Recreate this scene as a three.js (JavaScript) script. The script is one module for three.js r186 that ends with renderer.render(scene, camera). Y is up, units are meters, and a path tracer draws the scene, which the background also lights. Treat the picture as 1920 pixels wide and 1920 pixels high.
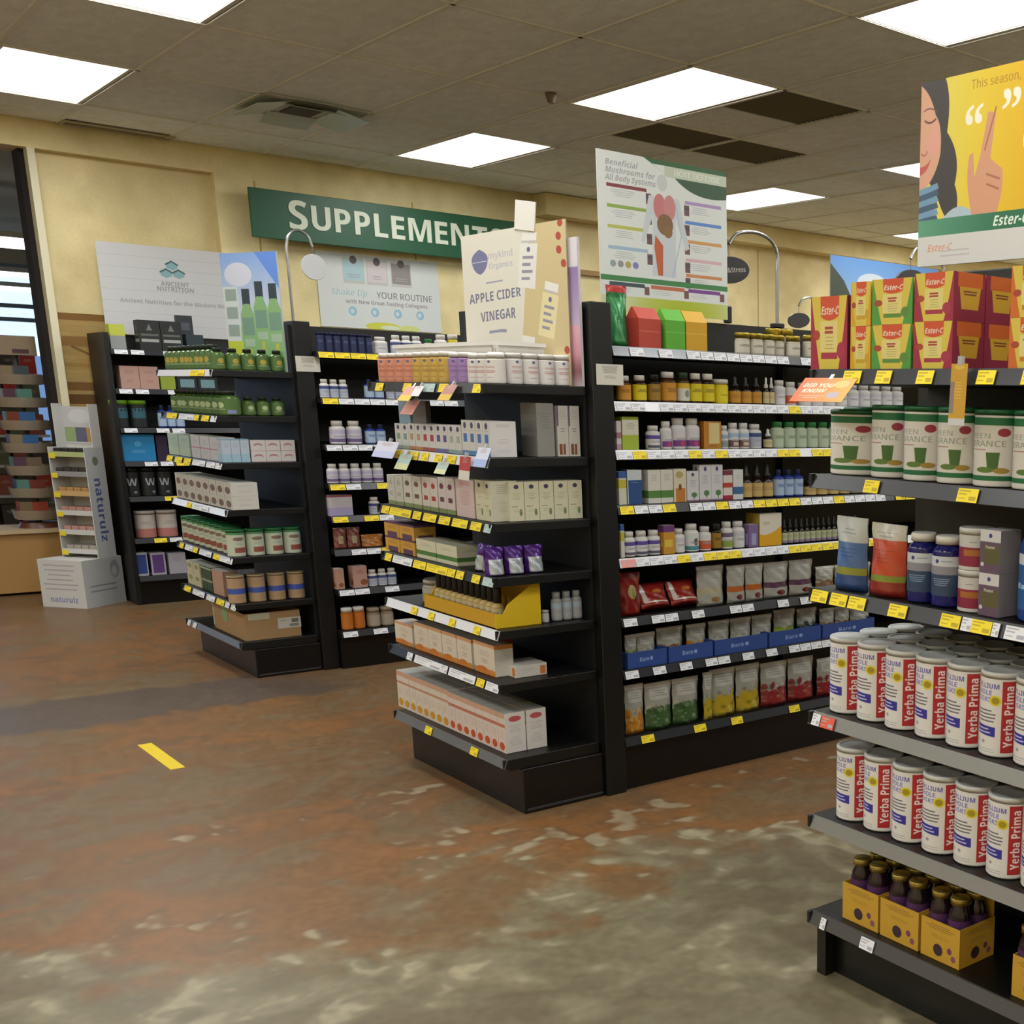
import * as THREE from 'three';
import { RectAreaLightUniformsLib } from 'three/addons/lights/RectAreaLightUniformsLib.js';
import { mergeGeometries } from 'three/addons/utils/BufferGeometryUtils.js';
import { RoundedBoxGeometry } from 'three/addons/geometries/RoundedBoxGeometry.js';
import { FontLoader } from 'three/addons/loaders/FontLoader.js';
import { TextGeometry } from 'three/addons/geometries/TextGeometry.js';

// ------------------------------------------------------------------ camera, sky, exposure
// World: x runs along the aisles, y up, -z runs from the camera towards the back wall (d = -z).
const EYE = 1.55, F = 2241.2658, CX = 1700, CY = 1303;
const RM = [[0.70464228, -0.02367138, -0.70916776], [-0.15094871, 0.97156528, -0.18241542], [0.69332081, 0.23558557, 0.68103282]];
const scene = new THREE.Scene();
const renderer = new THREE.WebGLRenderer({ antialias: true });
renderer.toneMapping = THREE.LinearToneMapping;
renderer.toneMappingExposure = 1.16;
renderer.shadowMap.enabled = true;
RectAreaLightUniformsLib.init();
const camera = new THREE.PerspectiveCamera(2 * Math.atan(CY / F) * 180 / Math.PI, CX / CY, 0.05, 100);
camera.setViewOffset(2 * CX, 2 * CY, 0, 0, 1920, 1920);      // the photograph is the upper left crop of a wider frame
{
  const right = new THREE.Vector3(RM[0][0], -RM[0][1], -RM[0][2]), up = new THREE.Vector3(-RM[1][0], RM[1][1], RM[1][2]), back = new THREE.Vector3(-RM[2][0], RM[2][1], RM[2][2]);
  const m = new THREE.Matrix4().makeBasis(right, up, back);
  camera.quaternion.setFromRotationMatrix(m); camera.position.set(0, EYE, 0);
}
scene.background = new THREE.Color().setRGB(0.8, 1.08, 1.5);    // daylight sky outside the shop windows
const LAMP = 10.9, LAMP_COLOR = new THREE.Color().setRGB(0.98, 1, 0.985);
const CEIL = 3.3, WALL = 10.5, TA = 0.66, TD = 1.285;          // ceiling height, back wall, ceiling grid pitch
const LIGHT_A = [-3.435, -0.795, 1.845, 4.485, 7.125, 9.765, 12.405], LIGHT_D = [9.044, 6.474, 3.904, 1.334, -1.236];

// a pixel gives a direction; these give the coordinate on a known plane
function camc(a, h, d) { return RM.map(r => r[0] * a + r[1] * (EYE - h) + r[2] * d); }
function solve(px, o, axis, row) {                             // axis: 0 a, 1 h, 2 d ; row 0 uses px as x, 1 as y
  const base = [...o]; base[axis] = 0; const k0 = camc(...base); base[axis] = 1; const k1 = camc(...base);
  const c = row ? CY : CX, u = px - c;
  return (F * k0[row] - u * k0[2]) / (u * (k1[2] - k0[2]) - F * (k1[row] - k0[row]));
}
const solveA = (px, h, d) => solve(px, [0, h, d], 0, 0), solveD = (px, a, h) => solve(px, [a, h, 0], 2, 0), solveH = (py, a, d) => solve(py, [a, 0, d], 1, 1);

// ------------------------------------------------------------------ helpers
let seed = 7; const rnd = () => (seed = (seed * 16807) % 2147483647) / 2147483647;
const used = new Map();
function numbered(n) { const k = used.get(n) ?? 0; used.set(n, k + 1); return k ? n + '_' + String(k).padStart(3, '0') : n; }
const ORIGIN = new WeakMap();
const org = o => (o && ORIGIN.get(o)) || new THREE.Vector3();
function place(o, parent, x, y, z) { const w = new THREE.Vector3(x, y, z), b = org(parent); o.position.copy(w).sub(b); ORIGIN.set(o, w); (parent || scene).add(o); return o; }
function shade(o) { o.traverse(c => { if (c.isMesh) { c.castShadow = true; c.receiveShadow = true; } }); return o; }
function mesh(name, geo, mat, parent, x = 0, y = 0, z = 0) { const m = new THREE.Mesh(geo, mat); m.name = parent ? name : numbered(name); m.castShadow = m.receiveShadow = true; return place(m, parent, x, y, z); }
function group(name, x, y, z, label, category, grp) { const g = new THREE.Group(); g.name = numbered(name); place(g, null, x, y, z); tag(g, label, category, grp); return g; }
function tag(o, label, category, grp, kind) { if (label) o.userData.label = label; if (category) o.userData.category = category; if (grp) o.userData.group = grp; if (kind) o.userData.kind = kind; return o; }
const struct = (name, geo, mat, x, y, z, label) => { const m = mesh(name, geo, mat, null, x, y, z); m.userData.kind = 'structure'; if (label) m.userData.label = label; return m; };
const gcache = new Map();
const cached = (k, f) => { if (!gcache.has(k)) gcache.set(k, f()); return gcache.get(k); };
const box = (w, h, d) => cached(`b${w.toFixed(4)},${h.toFixed(4)},${d.toFixed(4)}`, () => new THREE.BoxGeometry(w, h, d));
const rbox = (w, h, d, r = 0.004) => cached(`r${w.toFixed(4)},${h.toFixed(4)},${d.toFixed(4)},${r}`, () => new RoundedBoxGeometry(w, h, d, 1, r));
// a box given by its extents in a, h, d
function ext(name, mat, parent, a0, a1, h0, h1, d0, d1, r) { const w = a1 - a0, h = h1 - h0, d = d1 - d0; return mesh(name, r ? rbox(w, h, d, r) : box(w, h, d), mat, parent, (a0 + a1) / 2, (h0 + h1) / 2, -(d0 + d1) / 2); }
const M = {};
function std(c, rough = 0.6, extra = {}) { const k = JSON.stringify([c, rough, Object.keys(extra), extra.metalness, extra.opacity, extra.transmission]); return M[k] ??= new THREE.MeshStandardMaterial({ color: c, roughness: rough, ...extra }); }
function phys(c, rough, extra) { const k = 'p' + JSON.stringify([c, rough, extra]); return M[k] ??= new THREE.MeshPhysicalMaterial({ color: c, roughness: rough, ...extra }); }
function canvas(w, h, draw) { const c = document.createElement('canvas'); c.width = w; c.height = h; const g = c.getContext('2d'); draw(g, w, h); const t = new THREE.CanvasTexture(c); t.colorSpace = THREE.SRGBColorSpace; t.anisotropy = 8; return t; }
const printMat = (w, h, draw, rough = 0.55) => new THREE.MeshStandardMaterial({ map: canvas(w, h, draw), roughness: rough });

// periodic value noise for surfaces
function makeNoise(period, s0) { let s = s0; const r = () => (s = (s * 16807) % 2147483647) / 2147483647; const v = new Float32Array(period * period); for (let i = 0; i < v.length; i++) v[i] = r();
  return (x, y) => { const xi = Math.floor(x), yi = Math.floor(y), fx = x - xi, fy = y - yi, sx = fx * fx * (3 - 2 * fx), sy = fy * fy * (3 - 2 * fy), p = (i, j) => v[(((j % period) + period) % period) * period + (((i % period) + period) % period)]; const a = p(xi, yi), b = p(xi + 1, yi), c = p(xi, yi + 1), d = p(xi + 1, yi + 1); return a + (b - a) * sx + (c - a) * sy + (a - b - c + d) * sx * sy; }; }
const smooth = (a, b, x) => { const t = Math.min(1, Math.max(0, (x - a) / (b - a))); return t * t * (3 - 2 * t); };

// ------------------------------------------------------------------ floor
{
  const N = 2048, S = 10.24, A0 = -1.2, D0 = 1.6, data = new Uint8Array(N * N * 4), rough = new Uint8Array(N * N * 4);
  const n1 = makeNoise(16, 11), n2 = makeNoise(32, 23), n3 = makeNoise(128, 37), n4 = makeNoise(256, 51), n5 = makeNoise(512, 77), n6 = makeNoise(64, 91);
  const edge = [[-1.2, 3.6], [0.3, 3.9], [0.7, 3.45], [1.06, 3.3], [1.34, 3.34], [1.64, 3.56], [1.8, 3.5], [2.24, 3.25], [2.6, 3.05], [9.1, 2.4]];
  const edgeD = a => { let i = 0; while (i < edge.length - 2 && a > edge[i + 1][0]) i++; const [x0, y0] = edge[i], [x1, y1] = edge[i + 1]; return y0 + (y1 - y0) * Math.min(1, Math.max(0, (a - x0) / (x1 - x0))); };
  const lerp = (p, q, t) => p.map((v, i) => v + (q[i] - v) * t);
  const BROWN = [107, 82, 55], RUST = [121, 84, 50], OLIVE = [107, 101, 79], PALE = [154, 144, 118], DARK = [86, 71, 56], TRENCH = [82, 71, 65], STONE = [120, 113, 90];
  for (let j = 0; j < N; j++) for (let i = 0; i < N; i++) {
    const u = i / N, v = j / N, a = A0 + u * S, d = D0 + v * S;
    // stain swirls: stretched along the aisle
    const wx = n6(u * 64, v * 64) * 0.5 + n2(u * 32, v * 32), wy = n6(u * 64 + 19, v * 64 + 7) * 0.5 + n2(u * 32 + 9, v * 32 + 3);
    const f1 = n1(u * 16 + wx * 0.7, v * 16 + wy * 0.7), f2 = n2(u * 32 + wy, v * 32 + wx), f3 = n3(u * 128 + wx * 2, v * 128 + wy * 2), f4 = n4(u * 256 + f3 * 2, v * 256 + f2 * 2), f5 = n5(u * 512, v * 512);
    const fb = f1 * 0.45 + f2 * 0.28 + f3 * 0.17 + f4 * 0.1;
    let c = lerp(BROWN, RUST, smooth(0.36, 0.68, f2 * 0.6 + f1 * 0.4));
    c = lerp(c, DARK, smooth(0.5, 0.8, f2 * 0.35 + f3 * 0.45 + f1 * 0.2) * 0.45); c = lerp(c, OLIVE, smooth(0.56, 0.72, (1 - f2) * 0.5 + f3 * 0.5) * 0.35);
    const near = (edgeD(a) - d) / 0.35 + (fb - 0.5) * 4.2;
    const ol = smooth(-0.4, 0.7, near); c = lerp(c, lerp(lerp(OLIVE, STONE, smooth(0.45, 0.68, f3 * 0.6 + f2 * 0.4)), DARK, smooth(0.55, 0.8, (1 - f3) * 0.5 + f1 * 0.5) * 0.35), ol * 0.92);
    const far = smooth(6.0, 5.4, d + (f1 - 0.5) * 3);
    const flake = smooth(0.63, 0.78, f3 * 0.42 + f4 * 0.28 + f2 * 0.3 + 0.03 * near * (near < 1 ? 1 : 0)) * (0.12 + 0.75 * far);
    c = lerp(c, PALE, flake * 0.8);
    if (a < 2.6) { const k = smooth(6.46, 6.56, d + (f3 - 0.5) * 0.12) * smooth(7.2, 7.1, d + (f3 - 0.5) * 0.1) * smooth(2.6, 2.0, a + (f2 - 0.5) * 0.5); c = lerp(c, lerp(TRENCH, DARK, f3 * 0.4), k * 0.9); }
    const g = 0.94 + 0.12 * f5; const o = (j * N + i) * 4;
    data[o] = Math.min(255, c[0] * g); data[o + 1] = Math.min(255, c[1] * g); data[o + 2] = Math.min(255, c[2] * g); data[o + 3] = 255;
    const r = 255 * (0.3 + 0.14 * fb + 0.05 * f5); rough[o] = rough[o + 1] = rough[o + 2] = r; rough[o + 3] = 255;
  }
  const mk = (arr, cs) => { const t = new THREE.DataTexture(arr, N, N, THREE.RGBAFormat); t.wrapS = t.wrapT = THREE.RepeatWrapping; t.magFilter = THREE.LinearFilter; t.minFilter = THREE.LinearMipmapLinearFilter; t.generateMipmaps = true; t.anisotropy = 8; if (cs) t.colorSpace = cs; t.needsUpdate = true; return t; };
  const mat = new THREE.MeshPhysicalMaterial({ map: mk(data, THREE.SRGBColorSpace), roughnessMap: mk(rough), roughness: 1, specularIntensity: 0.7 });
  const g = new THREE.BoxGeometry(18.4, 0.1, 23), p = g.attributes.position, uv = g.attributes.uv, cx = 4.7, cd = 8.5;
  for (let i = 0; i < p.count; i++) uv.setXY(i, (p.getX(i) + cx - A0) / S, (-(p.getZ(i)) + cd - D0) / S);
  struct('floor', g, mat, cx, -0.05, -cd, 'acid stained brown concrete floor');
}

// ------------------------------------------------------------------ room shell
const wallMat = (() => {
  const N = 512, d = new Uint8Array(N * N * 4), n1 = makeNoise(8, 5), n2 = makeNoise(32, 9), n3 = makeNoise(256, 13);
  for (let j = 0; j < N; j++) for (let i = 0; i < N; i++) { const u = i / N, v = j / N, k = (n1(u * 8, v * 8) - 0.5) * 0.14 + (n2(u * 32, v * 32) - 0.5) * 0.06 + (n3(u * 256, v * 256) - 0.5) * 0.03, o = (j * N + i) * 4; d[o] = 220 * (1 + k); d[o + 1] = 204 * (1 + k * 1.1); d[o + 2] = 154 * (1 + k * 1.4); d[o + 3] = 255; }
  const t = new THREE.DataTexture(d, N, N); t.wrapS = t.wrapT = THREE.RepeatWrapping; t.magFilter = THREE.LinearFilter; t.colorSpace = THREE.SRGBColorSpace; t.needsUpdate = true;
  return new THREE.MeshStandardMaterial({ map: t, roughness: 0.85 });
})();
function wallBox(w, h, d) { const g = new THREE.BoxGeometry(w, h, d), p = g.attributes.position, n = g.attributes.normal, uv = g.attributes.uv; for (let i = 0; i < p.count; i++) { const s = Math.abs(n.getX(i)) > 0.5 ? p.getZ(i) : p.getX(i); uv.setXY(i, s / 3, (Math.abs(n.getY(i)) > 0.5 ? p.getZ(i) : p.getY(i)) / 3); } return g; }
function wallExt(name, a0, a1, h0, h1, d0, d1, label) { return struct(name, wallBox(a1 - a0, h1 - h0, d1 - d0), wallMat, (a0 + a1) / 2, (h0 + h1) / 2, -(d0 + d1) / 2, label); }
wallExt('wall_back', 3.14, 13.7, 0, CEIL + 0.5, WALL, WALL + 0.3, 'cream painted back wall of the shop');
wallExt('trim_1', -4.5, 3.14, 3.12, CEIL + 0.5, WALL, WALL + 0.3, 'cream soffit above the recess and the opening');
wallExt('wall_recess', 2.03, 3.14, 0, 3.12, WALL + 0.1, WALL + 0.3, 'recessed cream wall panel beside the opening');
wallExt('trim_2', 5.74, 13.5, 3.12, CEIL, WALL - 0.24, WALL, 'cream soffit beam under the ceiling');
wallExt('wall_right', 13.5, 13.7, 0, CEIL + 0.5, -2.9, WALL);
wallExt('wall_left', -4.5, -4.3, 0, CEIL + 0.5, -2.9, 19.8);
wallExt('wall_front', -4.5, 13.7, 0, CEIL + 0.5, -3.0, -2.8);
wallExt('wall_far', 7.6, 7.8, 0, CEIL + 0.5, WALL + 0.3, 19.8);
ext('trim_3', std('#d9d2b4', 0.5), null, 1.985, 2.03, 0, 3.12, WALL - 0.01, WALL + 0.31).userData.kind = 'structure';
ext('trim_4', std('#170f0d', 0.9), null, 1.95, 1.985, 0, 3.12, WALL + 0.1, WALL + 0.29).userData.kind = 'structure';
ext('trim_5', std('#9a7846', 0.6), null, 5.9, 7.6, 2.66, 2.705, WALL - 0.05, WALL - 0.001).userData.kind = 'structure';
// panel joints of the wall boards
for (const a of [3.42, 4.64, 5.86, 7.08, 8.3]) { const t = ext('trim_' + (6 + Math.round((a - 3.42) / 1.22)), std('#a8975c', 0.8), null, a - 0.004, a + 0.004, 0.1, 3.1, WALL - 0.004, WALL + 0.01); t.userData.kind = 'structure'; }

// ceiling: slab, grid bars, tiles
{
  const ceil = new THREE.Group(); ceil.name = 'ceiling'; ceil.userData.kind = 'structure'; ceil.userData.label = 'suspended ceiling of taupe lay-in tiles'; place(ceil, null, 4.6, CEIL, -4);
  ext('ceiling_slab', std('#8d8672', 0.9), ceil, -4.5, 13.7, CEIL + 0.5, CEIL + 0.58, -3, 19.9);
  ext('far_ceiling', std('#b9b6a2', 0.9), ceil, -4.3, 7.6, CEIL + 0.0, CEIL + 0.04, WALL + 0.3, 19.6);
  const tm = [0, 1, 2].map(k => { const N = 256, d = new Uint8Array(N * N * 4), n = makeNoise(128, 17 + k), n2 = makeNoise(16, 31 + k), b = [238, 240, 235][k]; for (let i = 0; i < N * N; i++) { const x = (i % N) / N, y = Math.floor(i / N) / N, q = 1 + (n(x * 128, y * 128) - 0.5) * 0.06 + (n2(x * 16, y * 16) - 0.5) * 0.05; d[i * 4] = b * 0.98 * q; d[i * 4 + 1] = b * q; d[i * 4 + 2] = b * q; d[i * 4 + 3] = 255; } const t = new THREE.DataTexture(d, N, N); t.colorSpace = THREE.SRGBColorSpace; t.magFilter = THREE.LinearFilter; t.wrapS = t.wrapT = THREE.RepeatWrapping; t.needsUpdate = true; return new THREE.MeshStandardMaterial({ map: t, roughness: 0.95 }); });
  const tile = (w, d) => cached(`tile${w},${d}`, () => new THREE.BoxGeometry(w, 0.016, d));
  const aLine = [], dLine = []; for (let a = 4.155 - TA * 12; a < 13.6; a += TA) aLine.push(a); for (let d = 5.832 - TD * 6; d < 10.6; d += TD) dLine.push(d);
  const lit = (a, d) => LIGHT_A.some(x => Math.abs(x - a) < TA / 2) && LIGHT_D.some(x => Math.abs(x - d) < TD / 2);
  const vents = [[5.145, 6.16], [5.145, 7.44], [5.805, 7.44]];
  const isVent = (a, d) => vents.some(v => Math.abs(v[0] - a) < 0.3 && Math.abs(v[1] - d) < 0.5);
  for (const a0 of aLine) for (const d0 of dLine) {
    const a = a0 + TA / 2, d = d0 + TD / 2; if (a > 13.4 || d0 > 10.4 || lit(a, d)) continue;
    const end = Math.min(d0 + TD, Math.abs(a - 2.505) < 0.1 ? 10.345 : WALL), len = end - d0 - 0.02; if (len < 0.1) continue;
    let s = d0 + 0.01, l = len; if (isVent(a, d)) { const v = vents.find(v => Math.abs(v[0] - a) < 0.3 && Math.abs(v[1] - d) < 0.5); l = TD / 2 - 0.02; s = v[1] < d ? d0 + TD / 2 + 0.01 : d0 + 0.01; }
    const t = mesh('ceiling_tile', tile(+(TA - 0.02).toFixed(3), +l.toFixed(3)), tm[Math.floor(rnd() * 3)], ceil, a, CEIL + 0.012 + rnd() * 0.003, -(s + l / 2));
  }
  const bars = []; const bm = std('#dedcd4', 0.6);
  for (const a of aLine) { const g = new THREE.BoxGeometry(0.022, 0.012, 13.4); g.translate(a - 4.6, 0.004, -(3.75) + 4); bars.push(g); }
  for (const d of dLine) { const g = new THREE.BoxGeometry(17.6, 0.012, 0.022); g.translate(0.0, 0.004, -d + 4); bars.push(g); }
  mesh('ceiling_grid', mergeGeometries(bars), bm, ceil, 4.6, CEIL, -4);
  // dark return grilles: an open frame with thin blades
  for (const [a, d] of vents) {
    const g = new THREE.Group(); g.name = 'return_grille'; place(g, ceil, a, CEIL + 0.01, -d);
    for (let k = 0; k < 14; k++) { const b = mesh('blade', box(TA - 0.03, 0.02, 0.0025), std('#6b6453', 0.7), g, a, CEIL + 0.014, -(d - TD / 4 + 0.03 + k * (TD / 2 - 0.06) / 13)); b.rotation.x = 0.6; }
  }
  shade(ceil);
}
// ceiling lamps
{
  const frameG = (() => { const w = 0.6, l = 1.27, t = 0.02, gs = [[0, -l / 2, w, t], [0, l / 2, w, t], [-w / 2, 0, t, l], [w / 2, 0, t, l]].map(([x, z, a, b]) => { const g = new THREE.BoxGeometry(a, 0.02, b); g.translate(x, 0, z); return g; }); return mergeGeometries(gs); })();
  const diffG = new THREE.BoxGeometry(0.58, 0.008, 1.25), bodyG = new THREE.BoxGeometry(0.6, 0.03, 1.27);
  const glow = new THREE.MeshStandardMaterial({ color: '#ffffff', emissive: LAMP_COLOR, emissiveIntensity: 1.7, roughness: 0.5 });
  const OWN = { '4.485,6.474': 'bright rectangular ceiling lamp beside the three dark return grilles', '4.485,9.044': 'bright rectangular ceiling lamp between the air diffuser and the anatomy chart', '1.845,9.044': 'bright rectangular ceiling lamp beside the long dark slot vent', '1.845,6.474': 'bright rectangular ceiling lamp over the strip of yellow floor tape' };
  for (const d of LIGHT_D) for (const a of LIGHT_A) {
    const g = group('ceiling_lamp', a, CEIL, -d, OWN[`${a},${d}`] ?? 'glowing white rectangular ceiling lamp set in the tiles', 'lamp', 'ceiling lamps in the tile grid');
    mesh('frame', frameG, std('#cfcabd', 0.5), g, a, CEIL + 0.012, -d); mesh('diffuser', diffG, glow, g, a, CEIL + 0.014, -d); mesh('housing', bodyG, std('#cfcabd', 0.6), g, a, CEIL + 0.036, -d);
    const l = new THREE.RectAreaLight(LAMP_COLOR, LAMP, 0.58, 1.25); l.position.set(0, 0.004, 0); l.rotation.x = -Math.PI / 2; g.add(l);
  }
}
// square supply diffuser with deflector vanes
{
  const a = 3.15, d = 8.68, g = group('air_diffuser', a, CEIL - 0.03, -d, 'square ceiling air diffuser with clear plastic deflectors near back wall', 'air vent');
  const w = 0.62; ext('diffuser_plate', std('#c4c4ba', 0.7), g, a - w / 2, a + w / 2, CEIL - 0.004, CEIL + 0.003, d - w / 2, d + w / 2);
  ext('throat', std('#4b443a', 0.8), g, a - 0.09, a + 0.09, CEIL - 0.014, CEIL - 0.004, d - 0.16, d + 0.12);
  for (const [dx, dz, r, rz, rx] of [[-0.24, 0, 0, 0.22, 0], [0.24, 0, 0, -0.22, 0]]) { const m = mesh('deflector', box(0.2, 0.004, 0.5), phys('#bccabc', 0.3, { transmission: 0.4, thickness: 0 }), g, a + dx, CEIL - 0.03, -d); m.rotation.z = rz; }
  for (const s of [-1, 1]) { const m = mesh('deflector', box(0.3, 0.004, 0.2), phys('#b4c0b4', 0.3, { transmission: 0.4, thickness: 0 }), g, a, CEIL - 0.03, -d + s * 0.24); m.rotation.x = s * 0.22; }
  const s = group('slot_vent', 2.5, CEIL - 0.01, -10.36, 'long dark slot vent where ceiling meets wall', 'air vent');
  for (const [a0, a1, d0, d1] of [[2.18, 2.86, 10.3, 10.345], [2.18, 2.86, 10.435, 10.47], [2.18, 2.2, 10.345, 10.435], [2.84, 2.86, 10.345, 10.435]]) ext('slot_frame', std('#a8a18a', 0.7), s, a0, a1, CEIL - 0.01, CEIL - 0.003, d0, d1);
  const h = mesh('sprinkler_head', new THREE.CylinderGeometry(0.035, 0.02, 0.05, 16), std('#6f5a4a', 0.5), null, 3.98, CEIL - 0.025, -7.0); tag(h, 'small brown sprinkler head on the ceiling', 'sprinkler');
}
// ------------------------------------------------------------------ printed label atlas
const ATLAS = 2048; const atlasCanvas = document.createElement('canvas'); atlasCanvas.width = atlasCanvas.height = ATLAS; const AG = atlasCanvas.getContext('2d');
AG.fillStyle = '#888'; AG.fillRect(0, 0, ATLAS, ATLAS);
let ax = 0, ay = 0, rowH = 0;
function reg(w, h, draw) {
  if (ax + w + 4 > ATLAS) { ax = 0; ay += rowH + 4; rowH = 0; } const x = ax, y = ay; ax += w + 4; rowH = Math.max(rowH, h); if (ay + rowH > ATLAS) throw new Error('atlas full');
  AG.save(); AG.translate(x, y); AG.beginPath(); AG.rect(0, 0, w, h); AG.clip(); draw(AG, w, h); AG.restore();
  return [(x + 1) / ATLAS, 1 - (y + h - 1) / ATLAS, (x + w - 1) / ATLAS, 1 - (y + 1) / ATLAS];
}
const swCache = {}; const sw = c => swCache[c] ??= reg(8, 8, (g, w, h) => { g.fillStyle = c; g.fillRect(0, 0, w, h); });
function txt(g, s, x, y, size, color, align = 'center', font = 'bold', fam = 'sans-serif', maxW) { g.fillStyle = color; g.font = `${font} ${size}px ${fam}`; g.textAlign = align; g.textBaseline = 'middle'; if (maxW) g.fillText(s, x, y, maxW); else g.fillText(s, x, y); }
function bars(g, x, y, w, n, step, color, th = 2) { g.fillStyle = color; for (let i = 0; i < n; i++) { const k = 0.55 + 0.45 * rnd(); g.fillRect(x + w * (1 - k) / 2, y + i * step, w * k, th); } }
function ell(g, x, y, rx, ry, c) { g.fillStyle = c; g.beginPath(); g.ellipse(x, y, rx, ry, 0, 0, Math.PI * 2); g.fill(); }
// o: bg, blocks [[y0,y1,color,x0,x1]], ovals [[x,y,rx,ry,color]], words [[text,y,size,color,x]], lines [[y,n,color,w]]
function lab(o) { return reg(o.w ?? 96, o.h ?? 128, (g, w, h) => { g.fillStyle = o.bg; g.fillRect(0, 0, w, h);
  for (const [y0, y1, c, x0 = 0, x1 = 1] of o.blocks ?? []) { g.fillStyle = c; g.fillRect(x0 * w, y0 * h, (x1 - x0) * w, (y1 - y0) * h); }
  for (const [x, y, rx, ry, c] of o.ovals ?? []) ell(g, x * w, y * h, rx * w, ry * h, c);
  for (const [y, n, c, k = 0.6, x = 0.5] of o.lines ?? []) bars(g, w * (x - k / 2), y * h, w * k, n, h * 0.05, c);
  for (const [s, y, size, c, x = 0.5] of o.words ?? []) txt(g, s, x * w, y * h, size * h, c, 'center', 'bold', o.fam ?? 'sans-serif', w * 0.92);
  o.draw?.(g, w, h); }); }

// ------------------------------------------------------------------ product shapes
function uvRect(g, r) { const uv = g.attributes.uv; for (let i = 0; i < uv.count; i++) uv.setXY(i, r[0] + uv.getX(i) * (r[2] - r[0]), r[1] + uv.getY(i) * (r[3] - r[1])); return g; }
function cartonGeo(w, h, d, f, s, t) { const g = new THREE.BoxGeometry(w, h, d); g.translate(0, h / 2, 0); const uv = g.attributes.uv; const rs = [s, s, t, t, f, f]; for (let k = 0; k < 6; k++) for (let i = 0; i < 4; i++) { const j = k * 4 + i, r = rs[k]; uv.setXY(j, r[0] + uv.getX(j) * (r[2] - r[0]), r[1] + uv.getY(j) * (r[3] - r[1])); } return g; }
const atlasTex = new THREE.CanvasTexture(atlasCanvas); atlasTex.colorSpace = THREE.SRGBColorSpace; atlasTex.anisotropy = 4;
const paper = new THREE.MeshStandardMaterial({ map: atlasTex, roughness: 0.55 }), film = new THREE.MeshStandardMaterial({ map: atlasTex, roughness: 0.25 }), foil = new THREE.MeshStandardMaterial({ map: atlasTex, roughness: 0.22, metalness: 0.25 });
const lathe = (pts, seg = 20) => new THREE.LatheGeometry(pts.map(p => new THREE.Vector2(p[0], p[1])), seg);
function band(r, y0, y1, rect, arc = Math.PI * 2, seg = 22) { const g = new THREE.CylinderGeometry(r, r, y1 - y0, seg, 1, true, -arc / 2, arc); g.translate(0, (y0 + y1) / 2, 0); return uvRect(g, rect); }
const capGeo = (r, y0, y1) => lathe([[0, y0], [r, y0], [r, y1 - r * 0.12], [r * 0.9, y1], [0, y1]], 20);
function sub(name, geo, mat, parent) { const m = new THREE.Mesh(geo, mat); m.name = name; m.castShadow = m.receiveShadow = true; parent.add(m); return m; }
// each kind: { name, cat, desc, depth(w), make(w,h,d) -> Object3D with its base at the origin and its front to +z }
const carton = (desc, f, s, t, o = {}) => ({ name: o.name ?? 'carton', cat: o.cat ?? 'box', desc, depth: o.depth ?? (w => w * 0.8), make: (w, h, d) => { const m = new THREE.Mesh(cartonGeo(w, h, d, f, s ?? f, t ?? sw('#d8d4cc')), o.mat ?? paper); return m; } });
function bottle(desc, o) { return { name: o.name ?? 'supplement_bottle', cat: o.cat ?? 'bottle', desc, round: true, depth: w => w, make: (w, h) => {
  const g = new THREE.Group(), R = w / 2, n = o.neck ?? 0.62, sh = o.shoulder ?? 0.68, cap = o.cap ?? 0.2, by = h * (1 - cap);
  sub('bottle_body', lathe([[0, 0], [R * 0.92, 0], [R, h * 0.03], [R, h * sh], [R * 0.9, h * (sh + (1 - cap - sh) * 0.45)], [R * n, by - h * 0.02], [R * n, by + 0.002], [0, by + 0.002]], 18), o.bodyMat ?? std(o.body, o.rough ?? 0.35), g);
  if (o.label) sub('label', band(R * 1.012, h * (o.l0 ?? 0.07), h * (o.l1 ?? sh - 0.03), o.label, Math.PI * 2), o.lm ?? paper, g);
  sub('cap', capGeo(R * (o.capR ?? n * 1.16), by, h), o.capMat ?? std(o.capc ?? '#e4e2dc', 0.45), g); return g; } }; }
function dropper(desc, o) { return { name: 'dropper_bottle', cat: 'bottle', desc, round: true, depth: w => w, make: (w, h) => {
  const g = new THREE.Group(), R = w / 2; sub('bottle_body', lathe([[0, 0], [R * 0.94, 0], [R, h * 0.03], [R, h * 0.48], [R * 0.45, h * 0.58], [R * 0.45, h * 0.62], [0, h * 0.62]], 16), std(o.body ?? '#2a1a10', 0.2), g);
  sub('label', band(R * 1.012, h * 0.05, h * 0.46, o.label), paper, g); sub('cap', lathe([[0, h * 0.6], [R * 0.6, h * 0.6], [R * 0.6, h * 0.72], [R * 0.36, h * 0.74], [R * 0.3, h * 0.96], [0, h]], 14), std(o.capc ?? '#1b1a1a', 0.5), g); return g; } }; }
function canister(desc, o) { return { name: 'canister', cat: o.cat ?? 'canister', desc, round: true, depth: w => w, make: (w, h) => { const g = new THREE.Group(), R = w / 2, lc = o.lid ?? 0.1, by = h * (1 - lc);
  sub('canister_body', lathe([[0, 0], [R * 0.96, 0], [R * 0.98, h * 0.015], [R * 0.98, by], [0, by]], 26), std(o.body ?? '#dedad2', 0.4), g);
  sub('label', band(R, h * (o.l0 ?? 0.02), by * (o.l1 ?? 0.995), o.label, Math.PI * 2, 28), paper, g);
  const lid = sub('lid', lathe([[0, by], [R * 1.02, by], [R * 1.02, h - R * 0.06], [R * 0.98, h], [R * 0.86, h], [R * 0.84, h - R * 0.05], [0, h - R * 0.05]], 28), std(o.lidc ?? '#dcdcd6', 0.35), g); return g; } }; }
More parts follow.
